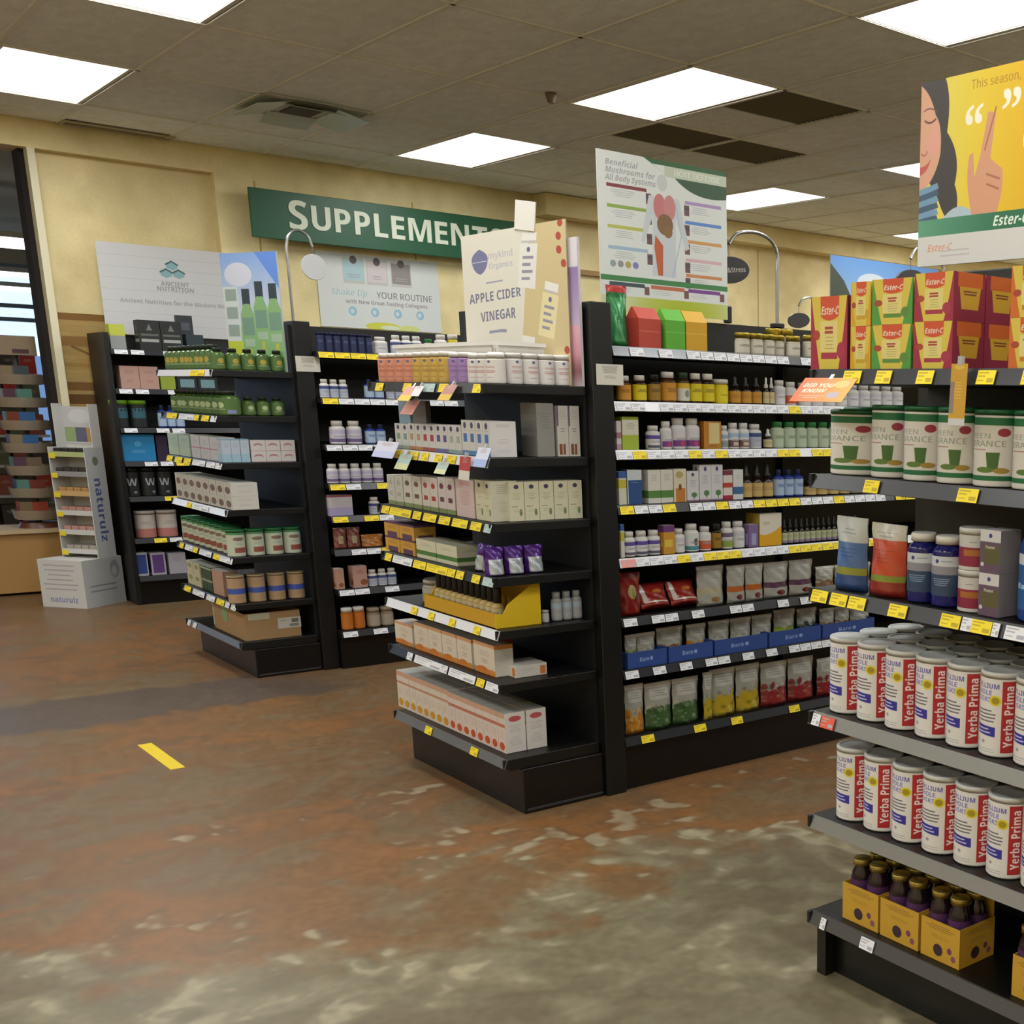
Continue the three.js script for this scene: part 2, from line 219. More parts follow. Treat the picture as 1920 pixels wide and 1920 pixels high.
function jar(desc, o) { return { name: o.name ?? 'jar', cat: 'jar', desc, round: true, depth: w => w, make: (w, h) => { const g = new THREE.Group(), R = w / 2, lc = o.lid ?? 0.22, by = h * (1 - lc);
  sub('jar_body', lathe([[0, 0], [R * 0.9, 0], [R * 0.97, h * 0.04], [R * 0.97, by * 0.86], [R * 0.86, by], [0, by]], 20), o.bodyMat ?? std(o.body, 0.2), g);
  sub('label', band(R, h * 0.08, by * 0.82, o.label), paper, g); sub('lid', capGeo(R * (o.lidR ?? 0.92), by, h), std(o.lidc, 0.35, o.lidMetal ? { metalness: 0.7 } : {}), g); return g; } }; }
function pouchGeo(w, h, t, rect, squash = 1) { const nx = 8, ny = 10, pos = [], uv = [], idx = [];
  for (const s of [1, -1]) { const b = pos.length / 3; for (let j = 0; j <= ny; j++) for (let i = 0; i <= nx; i++) { const u = i / nx, v = j / ny, e = 2 * u - 1, th = t * Math.pow(1 - v, 0.55) * (1 - Math.pow(Math.abs(e), 3)) * squash + 0.004, wr = 0.0035 * Math.sin(9 * u + 6 * v * s) * Math.sin(12 * v + 3 * u); const wide = w * (1 - 0.05 * Math.sin(Math.PI * v)); pos.push(e * wide / 2, v * h, s * (th / 2 + (v > 0.04 && v < 0.95 ? wr : 0))); uv.push(rect[0] + (s > 0 ? u : 1 - u) * (rect[2] - rect[0]), rect[1] + v * (rect[3] - rect[1])); }
    for (let j = 0; j < ny; j++) for (let i = 0; i < nx; i++) { const p = b + j * (nx + 1) + i, q = p + nx + 1; s > 0 ? idx.push(p, p + 1, q, p + 1, q + 1, q) : idx.push(p, q, p + 1, p + 1, q, q + 1); } }
  const B = (nx + 1) * (ny + 1), edge = (a0, st, n) => { for (let k = 0; k < n; k++) { const p = a0 + k * st, q = p + st; idx.push(p, p + B, q, q, p + B, q + B); } }; edge(0, 1, nx); edge(ny * (nx + 1), 1, nx); edge(0, nx + 1, ny); edge(nx, nx + 1, ny);
  const g = new THREE.BufferGeometry(); g.setAttribute('position', new THREE.Float32BufferAttribute(pos, 3)); g.setAttribute('uv', new THREE.Float32BufferAttribute(uv, 2)); g.setIndex(idx); g.computeVertexNormals(); return g; }
const pouch = (desc, f, o = {}) => ({ name: o.name ?? 'pouch', cat: 'pouch', desc, depth: o.depth ?? (w => Math.min(0.09, w * 0.55)), make: (w, h, d) => { const g = new THREE.Group(); const y = h * 0.93; sub('pouch_body', pouchGeo(w, h, d, f), o.mat ?? film, g); sub('top_seal', (() => { const b = new THREE.BoxGeometry(w * 0.97, h * 0.05, 0.006); b.translate(0, h * 0.965, 0); return uvRect(b, sw(o.seal ?? '#bdbab2')); })(), o.mat ?? film, g); return g; } });
function gableBag(desc, f, s) { return { name: 'gable_bag', cat: 'bag', desc, depth: () => 0.075, make: (w, h, d) => { const g = new THREE.Group(), hh = h * 0.72; sub('bag_body', cartonGeo(w, hh, d, f, s, s), paper, g);
  const sh = new THREE.BufferGeometry(), a = w / 2, b = d / 2; const P = [[-a, hh, b], [a, hh, b], [a, h, 0.004], [-a, h, 0.004], [a, hh, -b], [-a, hh, -b], [-a, h, -0.004], [a, h, -0.004], [-a, hh, b], [-a, h, 0.004], [-a, h, -0.004], [-a, hh, -b], [a, hh, b], [a, hh, -b], [a, h, -0.004], [a, h, 0.004]]; const q = []; for (let k = 0; k < 4; k++) { const o = k * 4; q.push(o, o + 1, o + 2, o, o + 2, o + 3); if (k === 2) { q.splice(-6, 6, o, o + 1, o + 2, o, o + 2, o + 3); } }
  sh.setAttribute('position', new THREE.Float32BufferAttribute(P.flat(), 3)); sh.setAttribute('uv', new THREE.Float32BufferAttribute(P.map(p => [(f[0] + f[2]) / 2, f[3] - 0.002]).flat(), 2)); sh.setIndex(q); sh.computeVertexNormals(); sub('folded_top', sh, paper, g); return g; } }; }
// placing -------------------------------------------------------------
const protos = new Map(), labelGroups = new Map();
function put(kind, w, h, dp, a, y, d, turn, label, lean = 0) {
  const key = kind.desc + kind.name + [w, h, dp].map(v => v.toFixed(3)); let p = protos.get(key), o;
  if (!p) { p = kind.make(w, h, dp); shade(p); protos.set(key, p); o = p; } else o = p.clone();
  o.name = numbered(kind.name); place(o, null, a, y, -d); o.rotation.set(0, turn, 0); if (lean) o.rotateX(-lean);
  const words = label; o.userData = { label: words, category: kind.cat };
  const gs = labelGroups.get(words) ?? []; gs.push(o); labelGroups.set(words, gs); return o;
}
// a row of n alike products between two picture columns on a shelf. face 'n': front to the near side (+z), plane d; face 'e': front to the aisle end (-x), plane a
function row(S, face, plane, items) { for (const [kind, n, x0, x1, yt, o = {}] of items) {
  const hs = S.h + (o.lift ?? 0); let p0, p1, hh;
  const pl = plane + (o.back ?? 0);
  if (face === 'n') { p0 = solveA(x0, hs, pl); p1 = Math.min(solveA(x1, hs, pl), S.maxA ?? 99); hh = solveH(yt, (p0 + p1) / 2, pl) - hs; }
  else { p0 = solveD(x0, pl, hs); p1 = solveD(x1, pl, hs); const py = o.yAt === 'far' ? p0 : o.yAt === 'near' ? p1 : (p0 + p1) / 2; hh = solveH(yt, pl, py) - hs; }
  const st = o.stack ?? 1, pitch = (p1 - p0) / n, w = Math.round(Math.abs(pitch) * (o.fill ?? 0.965) * 1000) / 1000, h = Math.round((o.H ?? hh / st) * 1000) / 1000, dp = o.depth ?? kind.depth(w), label = `${o.desc ?? kind.desc}, ${S.loc}`;
  for (let r = 0; r < (o.rows ?? 1); r++) for (let k = 0; k < n; k++) for (let j = 0; j < st; j++) {
    const c = p0 + pitch * (k + 0.5), q = pl + dp / 2 + 0.004 + r * (dp + 0.004) + (o.jit ? rnd() * o.jit : 0), y = hs + 0.0015 + j * (h + 0.0005), tw = kind.round ? (face === 'e' ? kind.face ?? 0.42 : 0) + (rnd() - 0.5) * (o.twist ?? 0.4) : (rnd() - 0.5) * 0.03 + (o.turn ?? 0);
    const lb = o.rows > 1 ? (r ? 'rear-row ' : 'front-row ') + label : label; if (face === 'n') put(kind, w, h, dp, c, y, q, tw, lb, o.lean); else put(kind, w, h, dp, q, y, c, -Math.PI / 2 + tw, lb, o.lean);
  } } }
function finishGroups() { for (const [l, os] of labelGroups) if (os.length > 1) for (const o of os) o.userData.group = l.replace(',', ' row,'); }
// ------------------------------------------------------------------ gondolas
const BLACK = std('#0b0b0b', 0.45), PANEL = std('#18181a', 0.5), PLINTH = std('#0d0c0d', 0.32), RAIL = std('#2b2c31', 0.28), SILVER = phys('#8a8d92', 0.22, { metalness: 0.55 }), WHITE_RAIL = std('#dfe0e6', 0.25);
const tagRegs = {}; const TAGC = { y: '#ecd41c', w: '#dcdde2', p: '#e28d84', t: '#a9c6c0', r: '#d8553f' };
const tagReg = c => tagRegs[c] ??= reg(48, 32, (g, w, h) => { g.fillStyle = TAGC[c]; g.fillRect(0, 0, w, h); g.fillStyle = c === 'y' ? '#b79f16' : '#a4a4b0'; g.fillRect(4, 5, 26, 3); g.fillRect(4, 12, 18, 3); g.fillRect(28, 18, 16, 9); g.fillRect(4, 22, 16, 2); });
function tagGeo(c, l) { return cached(`tag${c}${l.toFixed(3)}`, () => cartonGeo(l, 0.031, 0.0016, tagReg(c), sw(TAGC[c]), sw(TAGC[c]))); }
const TILT = 0.33;
function addTag(shelf, face, c, p, len, L, plane) { const m = new THREE.Mesh(tagGeo(c, Math.max(0.02, Math.round(len * 100) / 100)), paper); m.name = 'price_tag'; m.castShadow = m.receiveShadow = true;
  const off = 0.0055; if (face === 'e') { place(m, shelf, plane - off - 0.003, L + 0.001, -p); m.rotation.set(0, -Math.PI / 2, 0); m.rotateX(-TILT); } else { place(m, shelf, p, L + 0.001, -(plane - off - 0.003)); m.rotation.x = -TILT; } }
function endcap(label, d0, d1, levels, opts = {}) {
  const g = group('endcap_shelf_unit', 2.25, 0, -(d0 + d1) / 2, label, 'shelf unit');
  ext('plinth', PLINTH, g, 2.065, 2.41, 0, levels[0] - 0.012, d0 - 0.01, d1 - 0.01, 0.004);
  ext('kick_trim', std('#3a3a3e', 0.3), g, 2.075, 2.40, 0.012, 0.02, d0 - 0.014, d0 - 0.01);
  ext('end_panel', BLACK, g, 2.412, 2.5, 0, opts.top ?? 1.9, d0 - 0.03, d1 + 0.03, 0.004);
  ext('back_panel', PANEL, g, 2.4, 2.411, levels[0], (opts.top ?? 1.9) - 0.02, d0 + 0.02, d1 - 0.02);
  if (opts.leg) { ext('foot', BLACK, g, 2.03, 2.062, 0, levels[0], d1 - 0.04, d1 - 0.005); }
  const shelves = levels.map((L, i) => {
    const s = ext('shelf', BLACK, g, 2.014, 2.4, L + (i ? 0.0 : -0.012), L + 0.033, d0, d1, 0.003);
    const rail = mesh('price_rail', box(0.005, 0.037, d1 - d0), opts.rails?.[i] ?? RAIL, s, 2.004, L + 0.0165, -(d0 + d1) / 2); rail.rotation.z = -TILT;
    for (const dd of [d0 + 0.006, d1 - 0.006]) ext('rail_end', BLACK, s, 1.996, 2.014, L - 0.002, L + 0.034, dd - 0.006, dd + 0.006, 0.002);
    for (const [x0, x1, c] of opts.tags?.[i] ?? []) { const p0 = solveD(x0, 1.996, L + 0.015), p1 = solveD(x1, 1.996, L + 0.015); addTag(s, 'e', c, (p0 + p1) / 2, Math.abs(p0 - p1), L, 2.0); }
    return { h: L + 0.033, L, s }; });
  return { g, shelves };
}
function run(label, dF, dB, a1, levels, tags, opts = {}) {
  const g = group('aisle_shelf_unit', (2.5 + a1) / 2, 0, -(dF + dB) / 2, label, 'shelf unit'), a0 = 2.503;
  ext('plinth', PLINTH, g, a0, a1, 0, levels[0] - 0.012, dF + 0.03, dB - 0.03);
  const mid = (dF + dB) / 2; ext('back_panel', BLACK, g, a0, a1, levels[0], opts.top ?? 1.885, mid - 0.02, mid + 0.02);
  for (let a = a0 + 1.22; a < a1; a += 1.22) ext('upright', BLACK, g, a - 0.015, a + 0.015, levels[0], (opts.top ?? 1.885) - 0.01, mid - 0.045, mid - 0.02);
  return { g, shelves: levels.map((L, i) => {
    const s = ext('shelf', BLACK, g, a0, a1, L + (i ? 0.006 : -0.01), L + 0.033, dF + 0.014, mid - 0.046);
    const rail = mesh('price_rail', box(a1 - a0, 0.037, 0.005), opts.rails?.[i] ?? RAIL, s, (a0 + a1) / 2, L + 0.0165, -(dF + 0.004)); rail.rotation.x = -TILT;
    const pitch = opts.pitch ?? 0.0645; [...(tags[i] ?? '')].forEach((c, k) => { if (TAGC[c]) addTag(s, 'n', c, a0 + pitch * (k + 0.5) + 0.004, pitch * 0.93, L, dF); });
    return { h: L + 0.033, L, s }; }) };
}
const ORD = ['bottom', 'second', 'third', 'fourth', 'fifth', 'sixth', 'seventh', 'eighth'];
const locs = (shelves, place) => shelves.map((s, i) => ({ ...s, maxA: place.includes('endcap') ? 2.388 : 99, loc: `${i === shelves.length - 1 ? 'top' : ORD[i]} shelf of ${place}` }));
const yr = (a, b, n, c = 'y') => Array.from({ length: n }, (_, k) => [a + (b - a) * k / n, a + (b - a) * (k + 0.92) / n, c]);

// ---- middle gondola
const midEnd = endcap('black endcap shelving with the tall vinegar display board', 4.06, 5.05, [0.19, 0.48, 0.68, 0.875, 1.07, 1.3, 1.555], { top: 1.89,
  rails: [SILVER, RAIL, WHITE_RAIL, RAIL, RAIL, WHITE_RAIL, RAIL],
  tags: [[[797, 809, 'y'], [882, 895, 'y']], [[763, 773, 'w'], [778, 828, 'w'], [828, 838, 'w'], [842, 890, 'w'], [893, 908, 'y'], [911, 935, 'w']], [[771, 781, 'y'], [803, 813, 'y'], [842, 852, 'y'], [888, 899, 'y']], [[722, 734, 'y'], [737, 772, 'w'], [775, 798, 'y'], [800, 838, 'y'], [839, 853, 'y'], [855, 869, 'y'], [885, 899, 'y'], [905, 925, 't']], [[716, 729, 'y'], [731, 770, 'y'], [774, 789, 'y'], [794, 817, 'y'], [823, 843, 'y'], [848, 876, 'y'], [882, 902, 'y'], [908, 920, 't']], [[740, 752, 'y'], [769, 783, 'y'], [790, 802, 'y'], [815, 828, 'y'], [838, 853, 'y']], [[704, 718, 'y'], [756, 770, 'y'], [795, 814, 't'], [823, 838, 'y'], [886, 902, 'y']]] });
const midRun = run('long black aisle shelving behind the vinegar endcap', 4.03, 5.08, 7.4, [0.19, 0.466, 0.677, 0.91, 1.115, 1.323, 1.503, 1.704],
  ['.y...y..y....y....y', 'w.w.w.ww.w.w.wwww.w.ww', 'w.ww.w..ww..w.w..w', 'pwwwywyyywwwwyyyyyyyyy', 'ywwy.wwywwyyyywwwywwww.yy', 'wywwwywywwwwyy.yy.ww', 'ww.wwwwwwwwwwywwww', '.w.w.wwwwwwww.w.w'], { top: 1.885, rails: [, , , WHITE_RAIL, , WHITE_RAIL, WHITE_RAIL, SILVER] });
// ---- farther gondola
const farEnd = endcap('black endcap shelving full of green bottles and canisters', 7.06, 8.05, [0.17, 0.38, 0.634, 0.887, 1.135, 1.378, 1.61], { top: 1.91,
  rails: [SILVER, RAIL, RAIL, WHITE_RAIL, RAIL, RAIL, WHITE_RAIL],
  tags: [[[352, 357, 'w'], [362, 368, 'w']], [[346, 357, 'y'], [362, 383, 'w'], [388, 402, 'w'], [406, 420, 'y'], [422, 430, 'w'], [433, 442, 'w']], [[337, 344, 'y'], [347, 361, 'w'], [362, 370, 'y'], [374, 396, 'w'], [400, 411, 'y'], [412, 435, 'w']], [[350, 358, 'y'], [362, 390, 'w']], [[313, 323, 'y'], [328, 341, 'y'], [345, 357, 'y'], [361, 384, 'w'], [387, 402, 'w'], [404, 415, 'w']], [[313, 331, 'y'], [335, 363, 'w'], [364, 372, 'y'], [378, 391, 'y'], [395, 405, 'w']], [[356, 382, 'y']]] });
const farRun = run('black aisle shelving behind the green bottle endcap', 6.97, 8.1, 8.6, [0.186, 0.425, 0.651, 0.837, 1.016, 1.23, 1.48, 1.724],
  ['w.w', 'ww.w', '.wwy.w', 'y.yw', 'yw.y', 'wwwww', 'ywwwww.ww', 'yyyy'], { top: 1.91, pitch: 0.085 });
// ---- wall shelving
const wallRun = (() => { const g = group('wall_shelf_unit', 4.0, 0, -10.25, 'black shelving standing against the back wall', 'shelf unit'), a0 = 2.22, a1 = 8.6, levels = [0.173, 0.447, 0.746, 0.995, 1.23, 1.498, 1.766];
  ext('plinth', PLINTH, g, a0, a1, 0, 0.16, 10.03, 10.46); ext('back_panel', BLACK, g, a0, a1, 0.16, 1.91, 10.44, 10.48); ext('side_panel', BLACK, g, a0 - 0.03, a0, 0, 1.91, 10.02, 10.48);
  const tg = ['...wy', '.ywy', '..yyw', '.wwy', 'w.ww.', 'ww.w', 'ww.w'];
  return { g, shelves: levels.map((L, i) => { const s = ext('shelf', BLACK, g, a0, a1, L + (i ? 0.006 : -0.012), L + 0.033, 10.012, 10.43); const r = mesh('price_rail', box(a1 - a0, 0.037, 0.005), RAIL, s, (a0 + a1) / 2, L + 0.0165, -10.004); r.rotation.x = -TILT; [...tg[i]].forEach((c, k) => TAGC[c] && addTag(s, 'n', c, a0 + 0.1 * (k + 0.6), 0.075, L, 10.0)); return { h: L + 0.033, L, s }; }) }; })();
// ---- nearest gondola
const nearEnd = endcap('black endcap shelving under the yellow poster with white canisters', 1.33, 2.325, [0.16, 0.438, 0.727, 1.055, 1.343, 1.596], { top: 1.89, leg: true,
  rails: [phys('#55565a', 0.2, { metalness: 0.4 }), SILVER, SILVER, RAIL, RAIL, RAIL],
  tags: [[[1537, 1548, 'w'], [1612, 1638, 'w']], [], [[1522, 1538, 'w'], [1539, 1563, 'r']], [[1522, 1550, 'y'], [1556, 1588, 'y'], [1591, 1621, 'y'], [1666, 1699, 'y'], [1763, 1800, 'y'], [1802, 1822, 'w'], [1821, 1858, 'y'], [1859, 1874, 'w'], [1883, 1925, 'w']], [[1619, 1648, 'y'], [1796, 1832, 'y']], [[1582, 1612, 'y'], [1641, 1671, 'y'], [1718, 1750, 'y'], [1832, 1865, 'y'], [1917, 1950, 'y']]] });
run('black aisle shelving behind the white canister endcap', 1.3, 2.36, 5.6, [0.16, 0.438, 0.727, 1.055, 1.343, 1.596], [], { top: 1.885 });

// ------------------------------------------------------------------ product kinds
const L = {}; // label prints
const white = '#d9d6d0', cream = '#d8d3bf';
L.psyllium = reg(320, 220, (g, w, h) => { g.fillStyle = '#e2dfdc'; g.fillRect(0, 0, w, h); const c = w / 2;       // centre of the wrap faces the front
  g.fillStyle = '#b3282c'; g.fillRect(c + 22, 6, 32, h - 16); g.save(); g.translate(c + 39, h / 2 - 4); g.rotate(-Math.PI / 2); txt(g, 'Yerba Prima', 0, 0, 30, '#eee6e4', 'center', 'bold', 'sans-serif', h - 34); g.restore();
  txt(g, 'PSYLLIUM', c - 26, 22, 19, '#5b56a8', 'center', 'bold', 'sans-serif', 84); txt(g, 'WHOLE', c - 34, 41, 19, '#7d7abf', 'center', 'bold', 'sans-serif', 64); txt(g, 'HUSKS', c - 34, 60, 19, '#7d7abf', 'center', 'bold', 'sans-serif', 62);
  ell(g, c + 6, 62, 15, 15, '#e0cf3a'); ell(g, c + 6, 62, 10, 10, '#a8941c'); bars(g, c - 66, 90, 76, 4, 10, '#6d6a78', 4);
  g.fillStyle = '#35329a'; g.beginPath(); g.moveTo(c - 72, 132); g.lineTo(c + 8, 138); g.lineTo(c + 8, 166); g.lineTo(c - 72, 158); g.fill(); bars(g, c - 62, 143, 60, 2, 10, '#c9c6e6', 4); ell(g, c - 46, 182, 5, 5, '#b9b6c0'); ell(g, c - 24, 182, 5, 5, '#9a98a4'); bars(g, c - 60, 202, 70, 2, 7, '#b0aeb4', 2); bars(g, 10, 40, 60, 12, 12, '#b9b6bc', 3); bars(g, w - 70, 40, 60, 12, 12, '#b9b6bc', 3); });
L.green = reg(320, 240, (g, w, h) => { g.fillStyle = '#dad6cf'; g.fillRect(0, 0, w, h); const c = w / 2 - 6; g.fillStyle = '#1d6a3c'; g.fillRect(0, 8, w, 26); g.fillRect(0, h - 34, w, 17); g.fillStyle = '#e3e0d8'; g.fillRect(c - 56, h - 34, 4, 17);
  txt(g, 'GREEN', c - 20, 70, 26, '#9aa49a', 'center', 'normal', 'sans-serif', 74); txt(g, 'VIBRANCE', c - 6, 96, 27, '#8a948c', 'center', 'normal', 'sans-serif', 112); ell(g, c + 44, 58, 14, 14, '#9a3040'); bars(g, c - 52, 115, 70, 1, 6, '#b58a88', 4); bars(g, c - 60, 136, 34, 6, 9, '#a9a6a4', 3);
  g.fillStyle = '#43682c'; g.beginPath(); g.moveTo(c + 6, 126); g.lineTo(c + 36, 126); g.lineTo(c + 32, 184); g.lineTo(c + 10, 184); g.fill(); ell(g, c + 4, 186, 22, 10, '#5c7a34'); ell(g, c + 40, 188, 18, 10, '#a8893c'); bars(g, 8, 60, 50, 12, 10, '#b5b1ac', 3); bars(g, w - 60, 60, 50, 12, 10, '#b5b1ac', 3); });
function ester(frame, foot) { return reg(150, 160, (g, w, h) => { g.fillStyle = frame; g.fillRect(0, 0, w, h); g.fillStyle = '#d8c24a'; g.beginPath(); g.moveTo(3, 0); g.lineTo(w - 3, 0); g.quadraticCurveTo(w - 14, h * 0.5, w - 36, h); g.lineTo(38, h); g.quadraticCurveTo(18, h * 0.5, 3, 0); g.fill(); g.fillStyle = '#dfd183'; g.fillRect(40, 54, w - 80, 66);
  g.fillStyle = '#d0512c'; g.beginPath(); g.moveTo(40, 0); g.lineTo(w - 34, 0); g.lineTo(w - 36, 44); g.quadraticCurveTo(w / 2, 62, 42, 44); g.fill(); txt(g, 'Ester-C', w / 2 + 2, 32, 24, '#ead9c8', 'center', 'italic bold', 'sans-serif', 70); bars(g, 52, 66, 46, 2, 9, '#a8483c', 6); bars(g, 52, 88, 50, 4, 8, '#b0a060', 2); ell(g, 24, 84, 15, 11, '#a8442a'); g.fillStyle = foot; g.fillRect(44, 122, w - 84, 14); ell(g, w - 26, 118, 16, 18, foot); }); }
L.esR = ester('#a02440', '#a8304a'); L.esG = ester('#4f9a3c', '#5c8a3c'); L.esO = ester('#d06a20', '#c07a1c'); L.esY = ester('#d8a31c', '#c8a02a'); L.esSide = reg(100, 160, (g, w, h) => { g.fillStyle = '#7c2438'; g.fillRect(0, 0, w, h); g.fillStyle = '#b8902a'; g.beginPath(); g.moveTo(14, 0); g.lineTo(w - 10, 0); g.lineTo(w - 22, h * 0.75); g.lineTo(26, h * 0.75); g.fill(); g.fillStyle = '#b85a24'; g.fillRect(14, 0, w - 24, 48); bars(g, 30, 60, 44, 2, 9, '#6e3a20', 5); });
const K = {};
K.psy = canister('white and red fiber canister', { label: L.psyllium, lidc: '#d3d5d2', lid: 0.07, body: '#d8d6d2' });
K.psy.face = 0.24; K.green = canister('white powder canister with green lid', { label: L.green, lidc: '#1c6038', lid: 0.075 });
K.green.face = 0.22; K.esR = carton('red and yellow vitamin C box', L.esR, L.esSide, sw('#c9972a')); K.esG = carton('green and yellow vitamin C box', L.esG, L.esG, sw('#d8c234')); K.esY = carton('golden vitamin C box', L.esY, L.esY, sw('#dfae9a')); K.esO = carton('orange and yellow vitamin C box', L.esO, L.esO, sw('#d8b234'));
K.esTall = carton('tall dark red vitamin C box', L.esR, sw('#5f1c38'), sw('#a02440'));
const pch = (bg, a, b, extra) => lab({ w: 110, h: 150, bg, blocks: [[0, 0.1, '#c9c6bf'], ...(a ?? [])], lines: b ?? [], ...extra });
K.bluePouch = pouch('clear topped blue drink mix pouch', pch('#4a6a9c', [[0, 0.34, '#b9bdba'], [0.68, 0.78, '#8a8a34'], [0.78, 1, '#2c4a80']], [[0.16, 2, '#8d9698'], [0.42, 3, '#35558c']]));
K.redPouch = pouch('clear topped orange red drink mix pouch', pch('#bf4a30', [[0, 0.22, '#bfbcae'], [0.7, 0.79, '#7f8a34'], [0.79, 1, '#8c2a20']], [[0.12, 2, '#98988e'], [0.36, 4, '#9c3524']]));
const navyL = lab({ w: 200, h: 110, bg: '#2f4565', blocks: [[0, 0.26, '#c9cdd4'], [0.26, 0.46, '#8e8c98']], ovals: [[0.44, 0.13, 0.02, 0.05, '#33407c']], lines: [[0.12, 1, '#6a7aa0', 0.12, 0.54], [0.56, 4, '#8fa2bc', 0.2, 0.48]] });
K.navy = bottle('tall navy liquid mineral bottle with white cap', { body: '#1c1f66', label: navyL, rough: 0.15, sholder: 0.72, cap: 0.12, capR: 0.8, neck: 0.68, l0: 0.16, l1: 0.72, shoulder: 0.76 });
K.blueBottle = bottle('large blue liquid magnesium bottle', { body: '#20408c', label: lab({ w: 200, h: 120, bg: '#24589a', blocks: [[0, 0.2, '#c5ccd8']], words: [['Liquid', 0.42, 0.13, '#b9d2ea', 0.5], ['Magnesium', 0.58, 0.13, '#b9d2ea', 0.5]] }), rough: 0.15, cap: 0.12, l0: 0.12, l1: 0.66, shoulder: 0.72 });
K.maroonTub = canister('white tub with maroon label', { label: lab({ w: 200, h: 90, bg: '#c9c7c4', blocks: [[0.36, 0.9, '#8c2440'], [0.42, 0.6, '#a8682c', 0.4, 0.6]], lines: [[0.2, 1, '#8a8aa0', 0.1]] }), lid: 0.16, lidc: '#dadada' });
K.ionBox = carton('white and purple mineral box', lab({ w: 90, h: 140, bg: '#655066', blocks: [[0, 0.28, '#d3d1d4'], [0.36, 0.78, '#5f5a3a', 0.2, 1]], ovals: [[0.5, 0.14, 0.08, 0.05, '#3a3f88'], [0.14, 0.8, 0.08, 0.05, '#d8d4d8']], words: [['Power', 0.4, 0.1, '#cfc9d0']] }), sw('#97949a'), sw('#c9c9cc'), { depth: () => 0.07 });
// generic prints for the small goods
const vit = (desc, band, o = {}) => bottle(desc, { body: o.body ?? '#dcdad8', capc: o.cap ?? '#dedcda', label: lab({ w: 120, h: 64, bg: o.bg ?? '#d6d3d4', blocks: [[o.y0 ?? 0.1, o.y1 ?? 0.36, band], ...(o.blocks ?? [])], lines: [[0.48, 3, '#9a98a4', 0.3]], ovals: o.ovals }), rough: 0.3, ...o.shape });
K.vitPurple = vit('white supplement bottle with purple band', '#5a4a9c', { blocks: [[0.8, 1, '#59586e', 0.3, 0.7]] });
K.vitMagenta = vit('tall white supplement bottle with magenta patch', '#d2d0d6', { blocks: [[0.62, 0.95, '#7a3a86', 0.3, 0.7]], ovals: [[0.5, 0.8, 0.05, 0.12, '#c0405c']] });
K.vitNavy = vit('white bottle with navy label band', '#3a4a80', { bg: '#aeb4c6', y0: 0.05, y1: 0.3 });
K.vitTeal = vit('white bottle with pale blue and green label', '#8fb0c4', { blocks: [[0.55, 1, '#7f9a90']] });
K.vitBrown = vit('white bottle with pale blue and brown label', '#a4bcd6', { blocks: [[0.55, 1, '#74504a'], [0.68, 0.9, '#c9b8ae', 0.4, 0.6]] });
K.vitLilac = vit('white bottle with lilac label', '#b9b4cc', { bg: '#c9c6d4', blocks: [[0.7, 0.95, '#6e5a88', 0.25, 0.75]] });
K.vitPlain = vit('plain white bottle', '#c6c6ce', {});
K.vitFace = vit('white bottle with blue portrait label', '#cfd8d8', { blocks: [[0.75, 1, '#4a8c98']], ovals: [[0.5, 0.5, 0.05, 0.22, '#5a4a44']] });
K.vitRed = vit('white jar with orange red label', '#cc5a34', { y0: 0.4, y1: 1 });
K.vitGreen = vit('white bottle with green and purple label', '#6a5a78', { blocks: [[0.6, 1, '#8aa04a']] });
K.amberOrange = bottle('amber bottle with orange label and white cap', { body: '#4a2a10', label: lab({ w: 120, h: 64, bg: '#c88c2c', lines: [[0.3, 5, '#94601c', 0.3]] }), rough: 0.2 });
K.amberYellow = bottle('dark brown bottle with yellow label', { body: '#2c1a0c', label: lab({ w: 120, h: 64, bg: '#d6c31c', lines: [[0.3, 4, '#8a7c14', 0.3]] }), rough: 0.2 });
K.amberDark = bottle('dark bottle with amber label and black cap', { body: '#1c140c', capc: '#1a1c1a', label: lab({ w: 120, h: 64, bg: '#9a7424', lines: [[0.3, 4, '#5c4414', 0.3]] }), rough: 0.2 });
K.greenCapYellow = bottle('brown bottle with green cap and white yellow label', { body: '#3a2a10', capc: '#2c4030', label: lab({ w: 120, h: 64, bg: '#cfd0c4', blocks: [[0, 0.3, '#cfae2c']], ovals: [[0.5, 0.6, 0.06, 0.2, '#7a8c80']] }), rough: 0.2 });
K.yellowTub = bottle('bright yellow tub with white cap', { body: '#d8c41c', capc: '#dcdad2', label: lab({ w: 120, h: 64, bg: '#dcca1c', lines: [[0.5, 2, '#a08c1c', 0.25]] }), neck: 0.86, shoulder: 0.74 });
K.dropOrange = dropper('amber dropper bottle with orange label', { label: lab({ bg: '#c08a28', lines: [[0.3, 6, '#8c601c']] }) });
K.dropPale = dropper('dropper bottle with pale label and white dropper', { label: lab({ bg: '#c9b88c', lines: [[0.3, 6, '#94845c']] }), capc: '#d8d6d0' });
K.dropTan = dropper('dark bottle with tan label', { label: lab({ bg: '#c0a468', lines: [[0.3, 6, '#8a7040']] }) });
K.dropGreen = dropper('small dropper bottle with pale green label', { label: lab({ bg: '#b4b896', blocks: [[0.75, 1, '#8c7a96']], lines: [[0.25, 5, '#7c8468']] }), body: '#1c1c14' });
K.blueSmall = bottle('deep blue bottle with pale label', { body: '#2a3f90', capc: '#1f2c50', label: lab({ w: 120, h: 64, bg: '#a4b8d2', lines: [[0.3, 4, '#5c74a8', 0.3]] }), rough: 0.15, neck: 0.4 });
K.greenCap = bottle('pale green bottle with green cap', { body: '#b4c2a8', capc: '#2f8044', label: lab({ w: 120, h: 64, bg: '#b9c6ae', lines: [[0.3, 4, '#80907c', 0.3]] }) });
